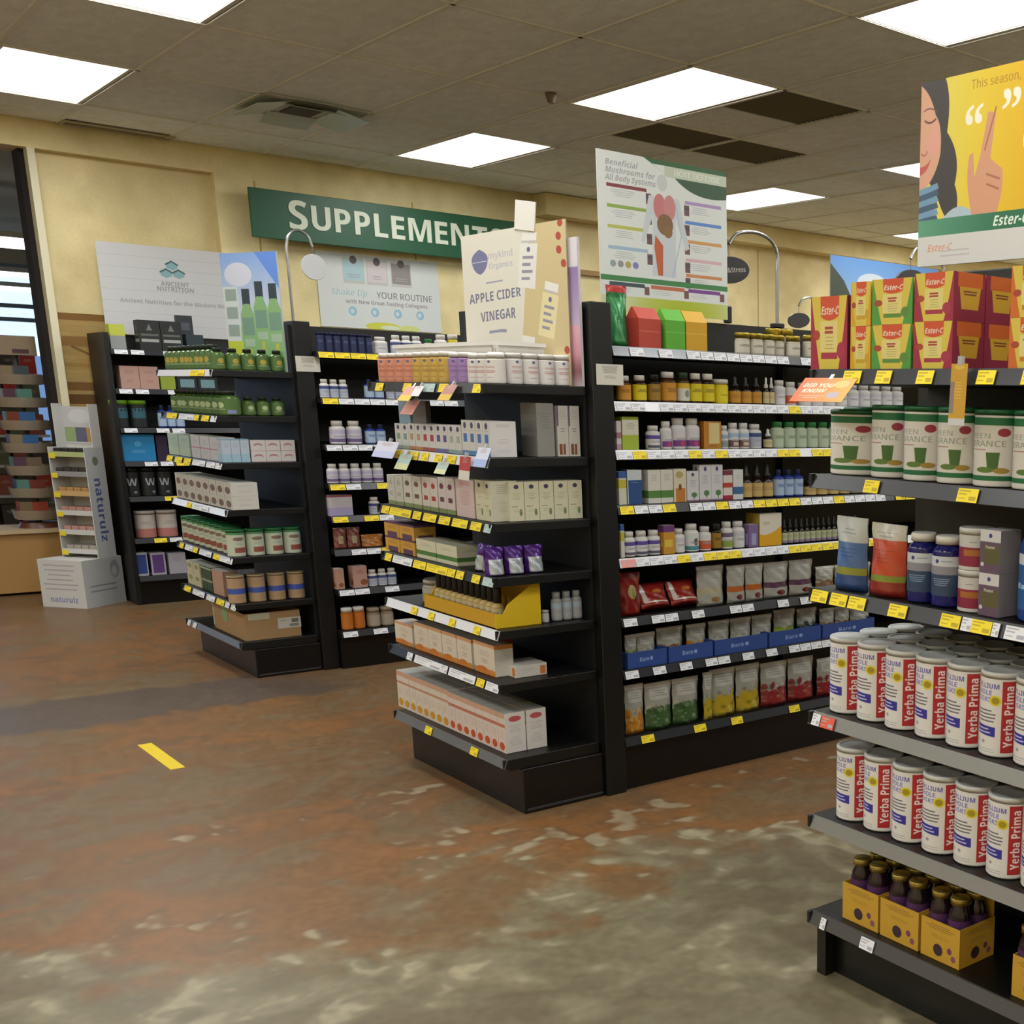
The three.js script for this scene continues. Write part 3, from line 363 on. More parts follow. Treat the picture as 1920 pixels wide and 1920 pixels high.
K.goldJar = jar('clear jar with gold lid and white label', { body: '#b8b09a', label: lab({ w: 120, h: 60, bg: '#c9c2b4', lines: [[0.3, 4, '#8c7c68', 0.3]] }), lidc: '#b8a03c', lidMetal: true, lid: 0.24, lidR: 1.0 });
K.foilGreen = pouch('tall glossy green foil pouch with red top', lab({ w: 100, h: 160, bg: '#3f8a54', blocks: [[0, 0.12, '#b03a34'], [0.12, 0.2, '#2c6a3c']], lines: [[0.5, 3, '#2c6a40']] }), { mat: foil, seal: '#a8322e' });
K.bagRed = gableBag('red folded top bag', lab({ bg: '#b4402e', blocks: [[0.42, 0.44, '#c87864']] }), sw('#9c3022')); K.bagGreen = gableBag('lime green folded top bag', lab({ bg: '#5aa82c', blocks: [[0.4, 0.42, '#88c868']] }), sw('#4c9424')); K.bagYellow = gableBag('yellow orange folded top bag', lab({ bg: '#cc9c20', blocks: [[0.4, 0.42, '#e0be5c']] }), sw('#b08018'));
const bx = (desc, o, s, t, c = {}) => carton(desc, lab(o), s ? sw(s) : null, sw(t ?? '#cfccc6'), c);
K.limeBox = bx('white and lime green box', { bg: '#d3d0c0', blocks: [[0, 0.1, '#98ac30'], [0.55, 1, '#a4b83c']], lines: [[0.2, 4, '#a89a90']] }, '#8c9a30');
K.pinkThin = bx('thin white and pink box', { bg: '#d0c8c8', blocks: [[0.4, 0.6, '#a87080'], [0.8, 1, '#b890a0']] });
K.orangeBox = bx('orange box with pale yellow panel', { bg: '#bc7c24', blocks: [[0.06, 0.8, '#d8c68c', 0.3, 0.9]], lines: [[0.86, 2, '#6c4414']] }, '#a0641c');
K.blueYellowThin = bx('thin blue and yellow box', { bg: '#cfcdbc', blocks: [[0, 0.2, '#3c5a9c'], [0.25, 0.5, '#c0b43c']] });
K.blueBag = bx('white box with deep blue bag print', { bg: '#c3ccd0', blocks: [[0.3, 1, '#2a4c84', 0.08, 1]], lines: [[0.36, 1, '#7c94b8']] }, '#31548c');
K.greenFoot = bx('white box with leafy green foot', { bg: '#d3d1c9', blocks: [[0.62, 0.84, '#55803c']], lines: [[0.15, 4, '#b0aea6']] });
K.fruitBox = bx('white box with orange fruit pot print', { bg: '#d6cdb4', blocks: [[0.58, 1, '#bc7a34', 0.15, 0.9]], ovals: [[0.5, 0.55, 0.12, 0.1, '#7c4a28'], [0.45, 0.18, 0.3, 0.1, '#b0a070']] });
K.treeBox = bx('tall white box with small green tree', { w: 80, h: 160, bg: '#d0ced2', ovals: [[0.5, 0.12, 0.12, 0.06, '#4a4a80'], [0.6, 0.78, 0.24, 0.08, '#4f7c48']], blocks: [[0.84, 0.92, '#5c7c50', 0.56, 0.64], [0.95, 1, '#8c6a80']], lines: [[0.3, 5, '#9492a0']] });
K.redWhite = bx('narrow white box with red bands', { bg: '#d6cec8', blocks: [[0, 0.16, '#74303c'], [0.42, 0.58, '#b83a30'], [0.84, 1, '#9c2c38']] });
K.blueWhite = bx('white box with blue band', { bg: '#d2d4d2', blocks: [[0.58, 0.82, '#3c6490']], lines: [[0.2, 3, '#9ab0b8']] });
K.purpleYellow = bx('purple and yellow box', { bg: '#c89030', blocks: [[0, 0.24, '#6a3a74'], [0.5, 0.75, '#d8bc4c', 0.1, 0.8]] });
K.violetBox = bx('small violet box', { bg: '#7c6494', blocks: [[0.4, 0.9, '#9c9cc8', 0.3, 0.8]] });
K.yellowFoot = bx('white box with yellow wave foot', { w: 120, h: 140, bg: '#d9d2c4', draw: (g, w, h) => { g.fillStyle = '#dba41c'; g.beginPath(); g.moveTo(0, h); g.lineTo(0, h * 0.62); g.quadraticCurveTo(w * 0.4, h * 0.75, w, h * 0.4); g.lineTo(w, h); g.fill(); ell(g, w * 0.3, h * 0.3, 20, 8, '#c8bca8'); } }, '#c8a84c');
K.redBag = pouch('dark red snack pouch with pepper print', pch('#7a1c18', [[0, 0.1, '#6a1814']], [], { ovals: [[0.5, 0.45, 0.2, 0.16, '#a89a68'], [0.55, 0.5, 0.06, 0.14, '#7c8c48']] }), { seal: '#6a1814' });
K.redBagWide = pouch('dark red snack pouch with white stripe', pch('#8a241c', [[0, 0.1, '#6a1814'], [0.05, 0.8, '#c9bfb8', 0.08, 0.2], [0.78, 0.84, '#d0c8c0', 0.1, 0.95]], [], { ovals: [[0.6, 0.4, 0.16, 0.08, '#b07030']] }), { seal: '#6a1814' });
const clearP = (desc, c1, c2) => pouch(desc, pch('#a5a49c', [[0.55, 0.7, c1]], [[0.2, 3, '#8a8a84']], { ovals: [[0.55, 0.84, 0.18, 0.07, c2]] }));
K.clearOrange = clearP('clear foil pouch with orange stripe', '#b0622c', '#6a2c34'); K.clearPurple = clearP('clear foil pouch with purple stripe', '#5a3a54', '#5c1c24'); K.clearPlain = clearP('clear foil pouch with pale stripe', '#b0a890', '#8c6a44');
const nut = (desc, c) => pouch(desc, pch('#9d9d94', [[0.66, 1, c], [0.12, 0.36, '#b4b3ac', 0.14, 0.86]], [[0.17, 3, '#85857f']], { draw: (g, w, h) => { for (let k = 0; k < 46; k++) { g.globalAlpha = 0.8; const t = rnd(); ell(g, rnd() * w, h * (0.48 + 0.5 * t + (t < 0.3 ? 0.12 * rnd() : 0)), 5 + rnd() * 12, 5 + rnd() * 9, c); g.globalAlpha = 0.22; ell(g, rnd() * w, h * (0.5 + 0.5 * rnd()), 4 + rnd() * 8, 3 + rnd() * 5, rnd() < 0.5 ? '#e8e2cc' : '#1c1a14'); } g.globalAlpha = 1; } }));
K.nutOrange = nut('clear topped pouch of orange pieces', '#bc7c24'); K.nutGreen = nut('clear topped pouch with dark green leaf print', '#3c5c34'); K.nutYellow = nut('clear topped pouch of yellow pieces', '#b49c24'); K.nutRed = nut('clear topped pouch of red berries', '#8c2c30'); K.nutLime = nut('lime green fruit pouch', '#8a9c34'); K.nutWhite = nut('small clear and white snack pouch', '#a8a8a0'); K.nutTeal = nut('dark teal snack pouch', '#20383c'); K.nutBrown = nut('small clear and brown snack pouch', '#7c5c48');

// ------------------------------------------------------------------ middle gondola, long side
{
  const S = locs(midRun.shelves, 'vinegar aisle side'), P = 4.06;
  row(S[7], 'n', P, [[K.foilGreen, 1, 1149, 1188, 535, { depth: 0.07, back: 0.02 }], [K.bagRed, 1, 1190, 1247, 577, { turn: 0.12, fill: 0.8 }], [K.bagGreen, 1, 1249, 1287, 580], [K.bagYellow, 1, 1288, 1328, 584], [K.goldJar, 5, 1400, 1514, 627, { jit: 0.05 }], [K.goldJar, 2, 1448, 1494, 617, { back: 0.1 }], [K.goldJar, 4, 1520, 1620, 632]]);
  row(S[6], 'n', P, [[K.amberOrange, 1, 1166, 1191, 705], [K.amberYellow, 1, 1196, 1220, 704], [K.amberDark, 1, 1223, 1246, 703], [K.amberOrange, 1, 1248, 1277, 698], [K.greenCapYellow, 1, 1278, 1300, 699], [K.amberYellow, 2, 1301, 1347, 701], [K.yellowTub, 1, 1348, 1373, 712], [K.dropOrange, 3, 1376, 1435, 707], [K.dropPale, 2, 1436, 1456, 708], [K.vitPlain, 1, 1459, 1479, 714], [K.vitRed, 1, 1480, 1500, 717], [K.vitPlain, 9, 1505, 1700, 722]]);
  row(S[5], 'n', P, [[K.pinkThin, 1, 1158, 1167, 790], [K.limeBox, 1, 1168, 1200, 782], [K.vitPurple, 1, 1221, 1245, 799], [K.vitMagenta, 1, 1246, 1266, 791], [K.vitMagenta, 2, 1267, 1320, 785], [K.orangeBox, 1, 1321, 1354, 791], [K.vitTeal, 1, 1355, 1371, 799], [K.vitBrown, 2, 1372, 1411, 794], [K.vitNavy, 1, 1412, 1435, 796], [K.dropPale, 1, 1439, 1453, 805], [K.greenCap, 8, 1455, 1620, 792]]);
  row(S[4], 'n', P, [[K.blueYellowThin, 1, 1162, 1177, 885], [K.blueBag, 1, 1178, 1206, 882], [K.greenFoot, 2, 1217, 1264, 882], [K.fruitBox, 1, 1265, 1289, 880], [K.treeBox, 1, 1290, 1312, 884], [K.treeBox, 2, 1313, 1357, 872], [K.redWhite, 1, 1358, 1375, 883], [K.blueWhite, 1, 1376, 1395, 881], [K.dropTan, 3, 1397, 1456, 872], [K.blueSmall, 3, 1458, 1512, 881], [K.dropTan, 6, 1516, 1640, 892]]);
  row(S[3], 'n', P, [[K.blueYellowThin, 1, 1166, 1173, 984], [K.vitPurple, 3, 1175, 1245, 997], [K.purpleYellow, 1, 1246, 1267, 986], [K.vitPlain, 1, 1268, 1291, 993], [K.vitFace, 1, 1293, 1318, 984], [K.vitRed, 1, 1319, 1340, 989], [K.amberDark, 1, 1341, 1358, 983], [K.vitGreen, 1, 1360, 1380, 980], [K.vitPlain, 1, 1381, 1403, 979], [K.violetBox, 1, 1405, 1423, 984], [K.yellowFoot, 1, 1425, 1467, 963], [K.dropGreen, 14, 1470, 1612, 970]]);
  row(S[2], 'n', P, [[K.redBag, 1, 1170, 1209, 1075], [K.redBagWide, 2, 1211, 1320, 1090, { lean: 0.5, depth: 0.06, lift: 0.014 }], [K.clearPlain, 1, 1316, 1368, 1063], [K.clearOrange, 2, 1370, 1438, 1060], [K.clearPurple, 2, 1441, 1534, 1054], [K.nutBrown, 3, 1537, 1640, 1060]]);
  row(S[1], 'n', P + 0.025, [[K.nutLime, 1, 1177, 1200, 1192], [K.nutWhite, 1, 1201, 1236, 1188], [K.nutBrown, 1, 1240, 1292, 1178], [K.nutOrange, 1, 1294, 1332, 1172], [K.nutWhite, 3, 1336, 1456, 1160], [K.nutLime, 1, 1459, 1500, 1145], [K.nutTeal, 1, 1502, 1540, 1142], [K.nutBrown, 2, 1543, 1600, 1140], [K.nutOrange, 1, 1602, 1640, 1140]]);
  row(S[0], 'n', P, [[K.nutOrange, 1, 1179, 1215, 1286], [K.nutGreen, 2, 1218, 1320, 1278], [K.nutYellow, 1, 1323, 1340, 1262], [K.nutYellow, 2, 1341, 1434, 1252], [K.nutRed, 2, 1436, 1536, 1240], [K.nutRed, 2, 1540, 1620, 1232]]);
  // blue card trays in front of the snack pouches
  const trayL = lab({ w: 128, h: 40, bg: '#2f4c94', words: [['Bare', 0.5, 0.36, '#8ea3d4', 0.42]], ovals: [[0.6, 0.5, 0.035, 0.12, '#8ea3d4']] }); let n = 0;
  for (const [x0, x1] of [[1177, 1252], [1254, 1338], [1340, 1440], [1442, 1540], [1542, 1640]]) { const p0 = solveA(x0, S[1].h, 4.05), p1 = solveA(x1, S[1].h, 4.05), w = p1 - p0 - 0.006; const g = group('snack_tray', (p0 + p1) / 2, S[1].h + 0.001, -4.12, `blue card tray holding snack pouches, ${S[1].loc}`, 'tray', 'blue snack trays');
    const f = new THREE.Mesh(cartonGeo(w, 0.065, 0.003, trayL, sw('#2f4c94'), sw('#2f4c94')), paper); f.name = 'tray_front'; place(f, g, (p0 + p1) / 2, S[1].h + 0.001, -4.052); shade(f); ext('tray_bottom', std('#27407c', 0.6), g, p0 + 0.003, p1 - 0.003, S[1].h + 0.0002, S[1].h + 0.0012, 4.054, 4.2); for (const e of [p0 + 0.004, p1 - 0.004]) ext('tray_side', std('#2f4c94', 0.6), g, e - 0.0015, e + 0.0015, S[1].h + 0.001, S[1].h + 0.066, 4.054, 4.2); }
}
// a thin standing card or board between two floor points, printed on its face
function board(name, label, cat, aL, dL, aR, dR, h0, h1, mat, backMat, th = 0.006, opts = {}) {
  const len = Math.hypot(aR - aL, dR - dL), g = group(name, (aL + aR) / 2, h0, -(dL + dR) / 2, label, cat); g.rotation.y = Math.atan2(dR - dL, aR - aL);
  const drop = g_ => { if (opts.drop) { const p = g_.attributes.position; for (let i = 0; i < p.count; i++) if (p.getX(i) < 0 && p.getY(i) > 0) p.setY(i, p.getY(i) - opts.drop); } return g_; };
  const body = new THREE.Mesh(drop(new THREE.BoxGeometry(len, h1 - h0, th)), backMat ?? std('#c9c4b8', 0.7)); body.name = 'board'; body.position.set(0, (h1 - h0) / 2, -th / 2); g.add(body);
  const face = new THREE.Mesh(drop(new THREE.PlaneGeometry(len, h1 - h0)), mat); face.name = 'printed_face'; face.position.set(0, (h1 - h0) / 2, 0.0006); g.add(face); shade(g); return g;
}
// a small card that hangs from a price rail
const cardReg = {};
function talker(label, px0, px1, py0, py1, reg_, tilt = 0.4, a = 1.975) { const hm = solveH((py0 + py1) / 2, a, 4.5); let d = solveD((px0 + px1) / 2, a, hm); const h = solveH((py0 + py1) / 2, a, d); d = solveD((px0 + px1) / 2, a, h); const w = Math.abs(solveD(px0, a, h) - solveD(px1, a, h)), hh = Math.abs(solveH(py0, a, d) - solveH(py1, a, d));
  const g = group('shelf_talker', a, h, -d, label, 'card'); const m = new THREE.Mesh(cartonGeo(w, hh, 0.0012, reg_, reg_, reg_), paper); m.name = 'card'; m.position.y = -hh / 2; g.add(m); const c = new THREE.Mesh(box(0.012, 0.02, 0.01), phys('#d0d4d8', 0.15, { transmission: 0.4, thickness: 0 })); c.name = 'clip'; c.position.set(0, hh / 2 + 0.006, -0.004); g.add(c); g.rotation.set(0, -Math.PI / 2, 0); g.rotateX(-tilt); shade(g); return g; }

// ------------------------------------------------------------------ middle endcap goods
{
  const S = locs(midEnd.shelves, 'vinegar endcap'), FA = 2.03, SD = 4.09;
  const acv = (desc, bg, tc) => bottle(desc, { body: bg, capc: '#dedcd8', label: lab({ w: 160, h: 110, bg, ovals: [[0.5, 0.1, 0.03, 0.06, '#565a88']], lines: [[0.3, 2, tc, 0.2], [0.48, 3, tc, 0.24], [0.8, 1, tc, 0.14]] }), cap: 0.16, neck: 0.8, shoulder: 0.78, l1: 0.78 });
  const peach = acv('peach vinegar gummy bottle', '#cf8a70', '#8c4a3c'), gold = acv('golden vinegar gummy bottle', '#c4a04c', '#7c6020'), lilac = acv('lilac vinegar gummy bottle', '#9c7cae', '#6a4c80'), wht = acv('white vinegar gummy bottle with red text', '#d8d3d0', '#a85a58');
  row(S[6], 'e', FA + 0.01, [[peach, 4, 703, 766, 662], [gold, 4, 767, 832, 660], [lilac, 2, 834, 869, 661], [wht, 3, 870, 921, 663]]);
  row(S[6], 'n', SD + 0.01, [[wht, 5, 926, 1077, 664]]);
  { const t = group('vinegar_tray', 2.2, S[6].h, -4.55, 'white card display tray behind the vinegar gummy bottles', 'tray'); const wm = std('#d4d0ca', 0.6), h0 = S[6].h + 0.001; ext('tray_back', wm, t, 2.115, 2.119, h0, h0 + 0.135, 4.21, 5.03); ext('tray_back', wm, t, 2.115, 2.3, h0, h0 + 0.135, 4.17, 4.174); ext('tray_rim', std('#dedad6', 0.5), t, 2.10, 2.12, h0 + 0.135, h0 + 0.148, 4.17, 5.03); ext('tray_rim', std('#dedad6', 0.5), t, 2.12, 2.3, h0 + 0.135, h0 + 0.148, 4.155, 4.175); }
  // tall vinegar display board, turned towards the aisle corner
  const W = 512, H = 620;
  const acvMat = printMat(W, H, (g, w, h) => { g.fillStyle = '#d3cfc4'; g.fillRect(0, 0, w, h); g.fillStyle = '#c4b388'; g.beginPath(); g.moveTo(w * 0.66, 0); g.lineTo(w, 0); g.lineTo(w, h); g.lineTo(w * 0.5, h); g.lineTo(w * 0.58, h * 0.5); g.fill(); for (const [x, y] of [[0.95, 0.02], [0.93, 0.1], [0.93, 0.18], [0.97, 0.26], [0.97, 0.78], [0.96, 0.86], [0.95, 0.94]]) ell(g, x * w, y * h, 13, 15, '#a8443c');
    const dia = (x, y, s) => { g.fillStyle = '#6f7296'; g.beginPath(); g.moveTo(x, y - s); g.quadraticCurveTo(x + s * 0.9, y - s * 0.6, x + s * 0.75, y); g.quadraticCurveTo(x + s * 0.6, y + s * 0.8, x, y + s); g.quadraticCurveTo(x - s * 0.6, y + s * 0.8, x - s * 0.75, y); g.quadraticCurveTo(x - s * 0.9, y - s * 0.6, x, y - s); g.fill(); g.fillStyle = '#c9c7d0'; g.fillRect(x - s * 0.7, y - 2, s * 1.4, 3); }; dia(w * 0.17, h * 0.19, 52); txt(g, 'mykind', w * 0.37, h * 0.16, 38, '#a9a9b8', 'center', 'normal'); txt(g, 'Organics', w * 0.37, h * 0.23, 30, '#a2a4b6', 'center', 'normal'); bars(g, w * 0.2, h * 0.33, w * 0.2, 1, 8, '#9a9ab0', 7);
    txt(g, 'APPLE CIDER', w * 0.3, h * 0.43, 54, '#6e7088', 'center', 'bold', 'sans-serif', w * 0.5); txt(g, 'VINEGAR', w * 0.32, h * 0.56, 56, '#6e7088', 'center', 'bold', 'sans-serif', w * 0.34); bars(g, w * 0.2, h * 0.66, w * 0.22, 1, 8, '#8c8ea4', 12);
    txt(g, 'Deliciously', w * 0.25, h * 0.79, 56, '#b89a92', 'center', 'italic', 'serif', w * 0.44); txt(g, 'Different', w * 0.3, h * 0.93, 54, '#b89a92', 'center', 'italic', 'serif', w * 0.36);
    const bt = (x, y, s, c, r) => { g.save(); g.translate(x, y); g.rotate(r); g.fillStyle = '#dcdad6'; g.fillRect(-s * 0.3, -s, s * 0.6, s * 0.3); g.fillStyle = '#b5b2b4'; g.fillRect(-s * 0.3, -s * 0.72, s * 0.6, s * 0.07); g.fillStyle = c; g.fillRect(-s * 0.36, -s * 0.62, s * 0.72, s * 1.5); g.fillStyle = '#8d8a98'; for (let k = 0; k < 4; k++) g.fillRect(-s * 0.22, -s * 0.2 + k * s * 0.24, s * (0.44 - 0.1 * (k % 2)), s * 0.1); ell(g, 0, -s * 0.42, s * 0.07, s * 0.09, '#62648c'); g.restore(); };
    bt(w * 0.63, h * 0.24, 120, '#d8d6d2', 0.12); bt(w * 0.81, h * 0.55, 110, '#d6cca0', 0.2); bt(w * 0.58, h * 0.86, 100, '#cfa49c', 0.14); bt(w * 0.78, h * 0.96, 90, '#d6d2cc', 0.3); }, 0.6);
  const bd = board('vinegar_display_board', 'tall cream apple cider vinegar board standing on the endcap top', 'display board', 2.125, 4.42, 2.372, 4.11, S[6].h + 0.001, 2.172, acvMat, std('#b4a888', 0.7), 0.012, { drop: 0.065 });
  { const f = new THREE.Mesh(box(0.075, 0.1, 0.008), std('#d8d6d0', 0.6)); f.name = 'bottle_cutout'; f.position.set(0.05, 2.15 - S[6].h + 0.03, 0); f.rotation.z = -0.1; f.castShadow = f.receiveShadow = true; bd.add(f); }
  board('lilac_display_board', 'narrow lilac and pink board beside the vinegar board', 'display board', 2.385, 4.155, 2.39, 4.065, S[6].h + 0.001, 2.11, printMat(64, 256, (g, w, h) => { const gr = g.createLinearGradient(0, 0, 0, h); gr.addColorStop(0, '#cfcbd2'); gr.addColorStop(0.19, '#cfcbd2'); gr.addColorStop(0.2, '#8c74a4'); gr.addColorStop(0.58, '#b4a2c0'); gr.addColorStop(0.59, '#d2a0ae'); gr.addColorStop(0.78, '#c88c9c'); gr.addColorStop(0.9, '#8c5a62'); gr.addColorStop(1, '#b9aab0'); g.fillStyle = gr; g.fillRect(0, 0, w, h); }), std('#cfcad0', 0.7), 0.01);
  // notice cards on the end panels
  for (const [x0, x1, y0, y1, d, l] of [[1118, 1168, 683, 722, 4.026, 'small white notice card on the panel beside the vinegar endcap'], [556, 601, 668, 697, 7.026, 'small white notice card on the panel beside the green bottle endcap']]) { const a0 = solveA(x0, 1.65, d), a1 = solveA(x1, 1.65, d), h1 = solveH(y0, (a0 + a1) / 2, d), h0 = solveH(y1, (a0 + a1) / 2, d); const m = mesh('notice_card', cartonGeo(a1 - a0, h1 - h0, 0.003, lab({ w: 110, h: 90, bg: '#cfcdc2', lines: [[0.1, 7, '#8a8880', 0.7], [0.55, 3, '#a09e94', 0.5]] }), sw('#cfcdc2'), sw('#cfcdc2')), paper, null, (a0 + a1) / 2, h0, -d); tag(m, l, 'notice'); }
  const homeo = (c, w = 60) => carton('slim white remedy box with ' + c[0] + ' mark', lab({ w, h: 150, bg: '#cfcfce', ovals: [[0.5, 0.15, 0.2, 0.09, '#4a4a6a']], blocks: [[0.38, 0.62, c[1], 0.25, 0.75], [0.86, 1, c[2]]], lines: [[0.28, 1, '#a4a4a8']] }), lab({ w: 90, h: 150, bg: '#d6d4d4', lines: [[0.1, 2, '#a4a2a8'], [0.5, 3, '#b0aeb4'], [0.8, 2, '#b8b6bc']] }), sw('#c6c4c2'), { depth: () => 0.1 });
  row(S[5], 'e', FA, [[homeo(['sage green', '#8a9a8c', '#a8b4a0']), 2, 741, 766, 794, { yAt: 'far' }], [homeo(['tan', '#b89474', '#b8845c']), 2, 766, 791, 795], [homeo(['red', '#a8404c', '#a85c4c']), 2, 791, 816, 796], [homeo(['purple', '#5c548c', '#6c6c9c']), 2, 816, 840, 797], [homeo(['pale green', '#a4b4a8', '#8ca4a4']), 2, 840, 865, 798], [homeo(['blue', '#4a74b8', '#5c84bc']), 4, 866, 919, 789]]);
  row(S[5], 'n', SD, [[carton('upright grey carton', lab({ bg: '#8a8884', lines: [[0.2, 6, '#7c7a78']] }), null, null, { depth: () => 0.12 }), 1, 1010, 1043, 757], [carton('white carton pack with brown square', lab({ w: 110, h: 160, bg: '#c0bcb4', blocks: [[0.75, 0.96, '#7c4422', 0.16, 0.42], [0.75, 0.96, '#7c4422', 0.5, 0.7], [0, 0.4, '#5c3f6c', 0.02, 0.14]], lines: [[0.1, 4, '#a8a49c'], [0.45, 2, '#6a6a78', 0.5]] }), null, null, { depth: () => 0.15 }), 2, 1048, 1114, 762, { fill: 0.97 }]]);
  row(S[5], 'e', FA + 0.12, [[carton('tall blue grey display card', lab({ bg: '#7f97a8' }), null, null, { depth: () => 0.02, cat: 'card', name: 'display_card' }), 1, 750, 772, 742], [carton('brown grey display card', lab({ bg: '#6a6058' }), null, null, { depth: () => 0.02, cat: 'card', name: 'display_card' }), 1, 776, 802, 752]]);
  const mixed = [['grey white', '#c0c0b8', '#a8a8a0'], ['white and brown', '#c9c4ba', '#6a544c'], ['white and red', '#cbc5bd', '#a83a40'], ['white and plum', '#c9c0c0', '#6a3c50']].map(([n, a, b]) => carton(`${n} herbal remedy box`, lab({ bg: a, blocks: [[0.86, 1, '#7c8a5c'], [0.55, 0.68, b, 0.2, 0.7]], ovals: [[0.45, 0.25, 0.25, 0.08, b]], lines: [[0.1, 2, '#a4a29c']] }), null, null, { depth: () => 0.09 }));
  row(S[4], 'e', FA, [[mixed[0], 2, 727, 756, 890, { yAt: 'far' }], [mixed[1], 2, 757, 791, 893], [mixed[2], 2, 792, 821, 896], [mixed[3], 2, 822, 853, 897], [carton('pink and white remedy box', lab({ bg: '#cdb9b9', lines: [[0.08, 2, '#b0606a'], [0.3, 8, '#b08c8c']] }), null, null, { depth: () => 0.1 }), 1, 855, 890, 900]]);
  const creamBox = carton('cream herbal box with dark emblem', lab({ w: 90, h: 180, bg: '#cdc9ae', ovals: [[0.5, 0.13, 0.16, 0.055, '#413c58'], [0.75, 0.78, 0.1, 0.09, '#6a7c5c']], lines: [[0.3, 3, '#9a967c'], [0.44, 1, '#8c9078'], [0.62, 1, '#55523c', 0.5, 0.35], [0.7, 2, '#a4a088']] }), lab({ bg: '#cdc9b4', lines: [[0.1, 5, '#a8a494'], [0.5, 6, '#b4b0a0']] }), sw('#c3bfa8'), { depth: () => 0.1 });
  row(S[4], 'e', FA, [[creamBox, 2, 892, 922, 902]]);
  row(S[4], 'n', SD, [[creamBox, 5, 958, 1112, 903, { depth: 0.09 }]]);
  const yp = carton('yellow and purple throat syrup box', lab({ bg: '#c8993c', blocks: [[0, 0.14, '#5c3a5c'], [0.66, 1, '#5c4058', 0.2, 0.85]], lines: [[0.24, 5, '#8c6a2c']] }), null, sw('#5c3a5c'), { depth: () => 0.09 });
  row(S[3], 'e', FA, [[yp, 2, 722, 778, 976, { stack: 2, yAt: 'far' }], [carton('white tea box with green foot', lab({ bg: '#d0ceb8', blocks: [[0.58, 0.8, '#4f7c3c']], lines: [[0.2, 3, '#a8a890']] }), null, sw('#c4c2ae'), { depth: () => 0.1 }), 2, 780, 857, 1018]]);
  const pp = pouch('shiny purple pouch with pale label', lab({ bg: '#4a1f78', blocks: [[0.42, 0.95, '#b4bcc4', 0.12, 0.88]], lines: [[0.5, 3, '#8c98a8'], [0.12, 2, '#6a44a0']] }), { mat: foil, seal: '#3c1866' });
  row(S[3], 'e', FA, [[pp, 2, 884, 915, 1022, { depth: 0.06 }]]); row(S[3], 'n', SD, [[pp, 3, 918, 1029, 1026, { depth: 0.07 }]]);
  // honey tray with black capped bottles
  const hb = bottle('honey bottle with tall black cap', { body: '#c2a86a', label: lab({ w: 120, h: 60, bg: '#cdbf96', lines: [[0.3, 4, '#8c7c4c', 0.3]] }), capc: '#151414', cap: 0.42, neck: 0.5, capR: 0.62, shoulder: 0.46, l1: 0.42 });
  row(S[2], 'e', FA + 0.03, [[jar('clear squat jar', { body: '#9c9a90', label: lab({ w: 60, h: 40, bg: '#a8a69c' }), lidc: '#b4b2aa' }), 1, 782, 806, 1087], [hb, 11, 810, 928, 1090]]);
  { const h0 = S[2].h + 0.001, y = std('#c89a1c', 0.6), t = group('honey_tray', 2.1, h0, -4.4, 'yellow card honey tray with a bee on its side', 'tray'), dn = 4.115, df = solveD(797, 2.025, h0); ext('tray_front', y, t, 2.022, 2.026, h0, h0 + 0.055, dn, df); ext('tray_bottom', y, t, 2.022, 2.2, h0, h0 + 0.002, dn, df); ext('tray_back', y, t, 2.2, 2.204, h0, h0 + 0.15, dn, df);
    const sh = new THREE.Shape(); sh.moveTo(0, 0); sh.lineTo(0.182, 0); sh.lineTo(0.182, 0.175); sh.lineTo(0.05, 0.085); sh.lineTo(0.03, 0.05); sh.lineTo(0, 0.055); const eg = new THREE.ExtrudeGeometry(sh, { depth: 0.004, bevelEnabled: false }); for (const d of [dn, df]) { const m = new THREE.Mesh(eg, std('#d8b516', 0.55)); m.name = 'tray_side'; place(m, t, 2.022, h0, -d); shade(m); }
    const be = new THREE.Shape(); be.absellipse(0, 0, 0.012, 0.018, 0, 6.3); const bg = mergeGeometries([new THREE.ShapeGeometry(be), new THREE.ShapeGeometry(be).scale(1.6, 0.35, 1).translate(0, 0.012, 0), new THREE.ShapeGeometry(be).scale(1.4, 0.3, 1).translate(0, -0.008, 0)]); const bee = new THREE.Mesh(bg, std('#4a3a14', 0.7)); bee.name = 'bee_print'; bee.rotation.z = 0.5; place(bee, t, 2.125, h0 + 0.065, -(dn - 0.005)); }
  row(S[2], 'n', SD + 0.02, [[vit('white bottle with blue foot', '#5c88b4', { y0: 0.75, y1: 1 }), 1, 999, 1019, 1113], [jar('small lying white roll', { body: '#b4b4b0', label: lab({ bg: '#b8b8b4' }), lidc: '#b4b4b0' }), 1, 1021, 1034, 1146], [vit('frosted clear bottle', '#a4b4c0', { body: '#8e9092', bg: '#a4a6a8', cap: '#9c9e9e' }), 3, 1041, 1109, 1110]]);
  const orF = lab({ w: 100, h: 130, bg: '#d4c8b8', blocks: [[0, 0.12, '#c8946c'], [0.82, 1, '#c87c34']], ovals: [[0.4, 0.84, 0.24, 0.08, '#c87428'], [0.85, 0.86, 0.12, 0.06, '#d08c3c']], lines: [[0.25, 4, '#b0a49c'], [0.52, 3, '#8c7c80', 0.4]] }), orS = lab({ w: 60, h: 130, bg: '#d0ccc4', blocks: [[0, 0.14, '#cf8a3c']], lines: [[0.3, 5, '#b0aca8']] });
  const oBox = carton('white and orange tea box', orF, orS, sw('#b4aea4'), { depth: () => 0.075 });
  row(S[1], 'e', FA + 0.01, [[oBox, 1, 740, 774, 1163, { yAt: 'far' }], [oBox, 4, 777, 885, 1183], [oBox, 1, 888, 928, 1206]]); row(S[1], 'e', FA + 0.088, [[oBox, 1, 888, 928, 1198, { depth: 0.035 }]]);
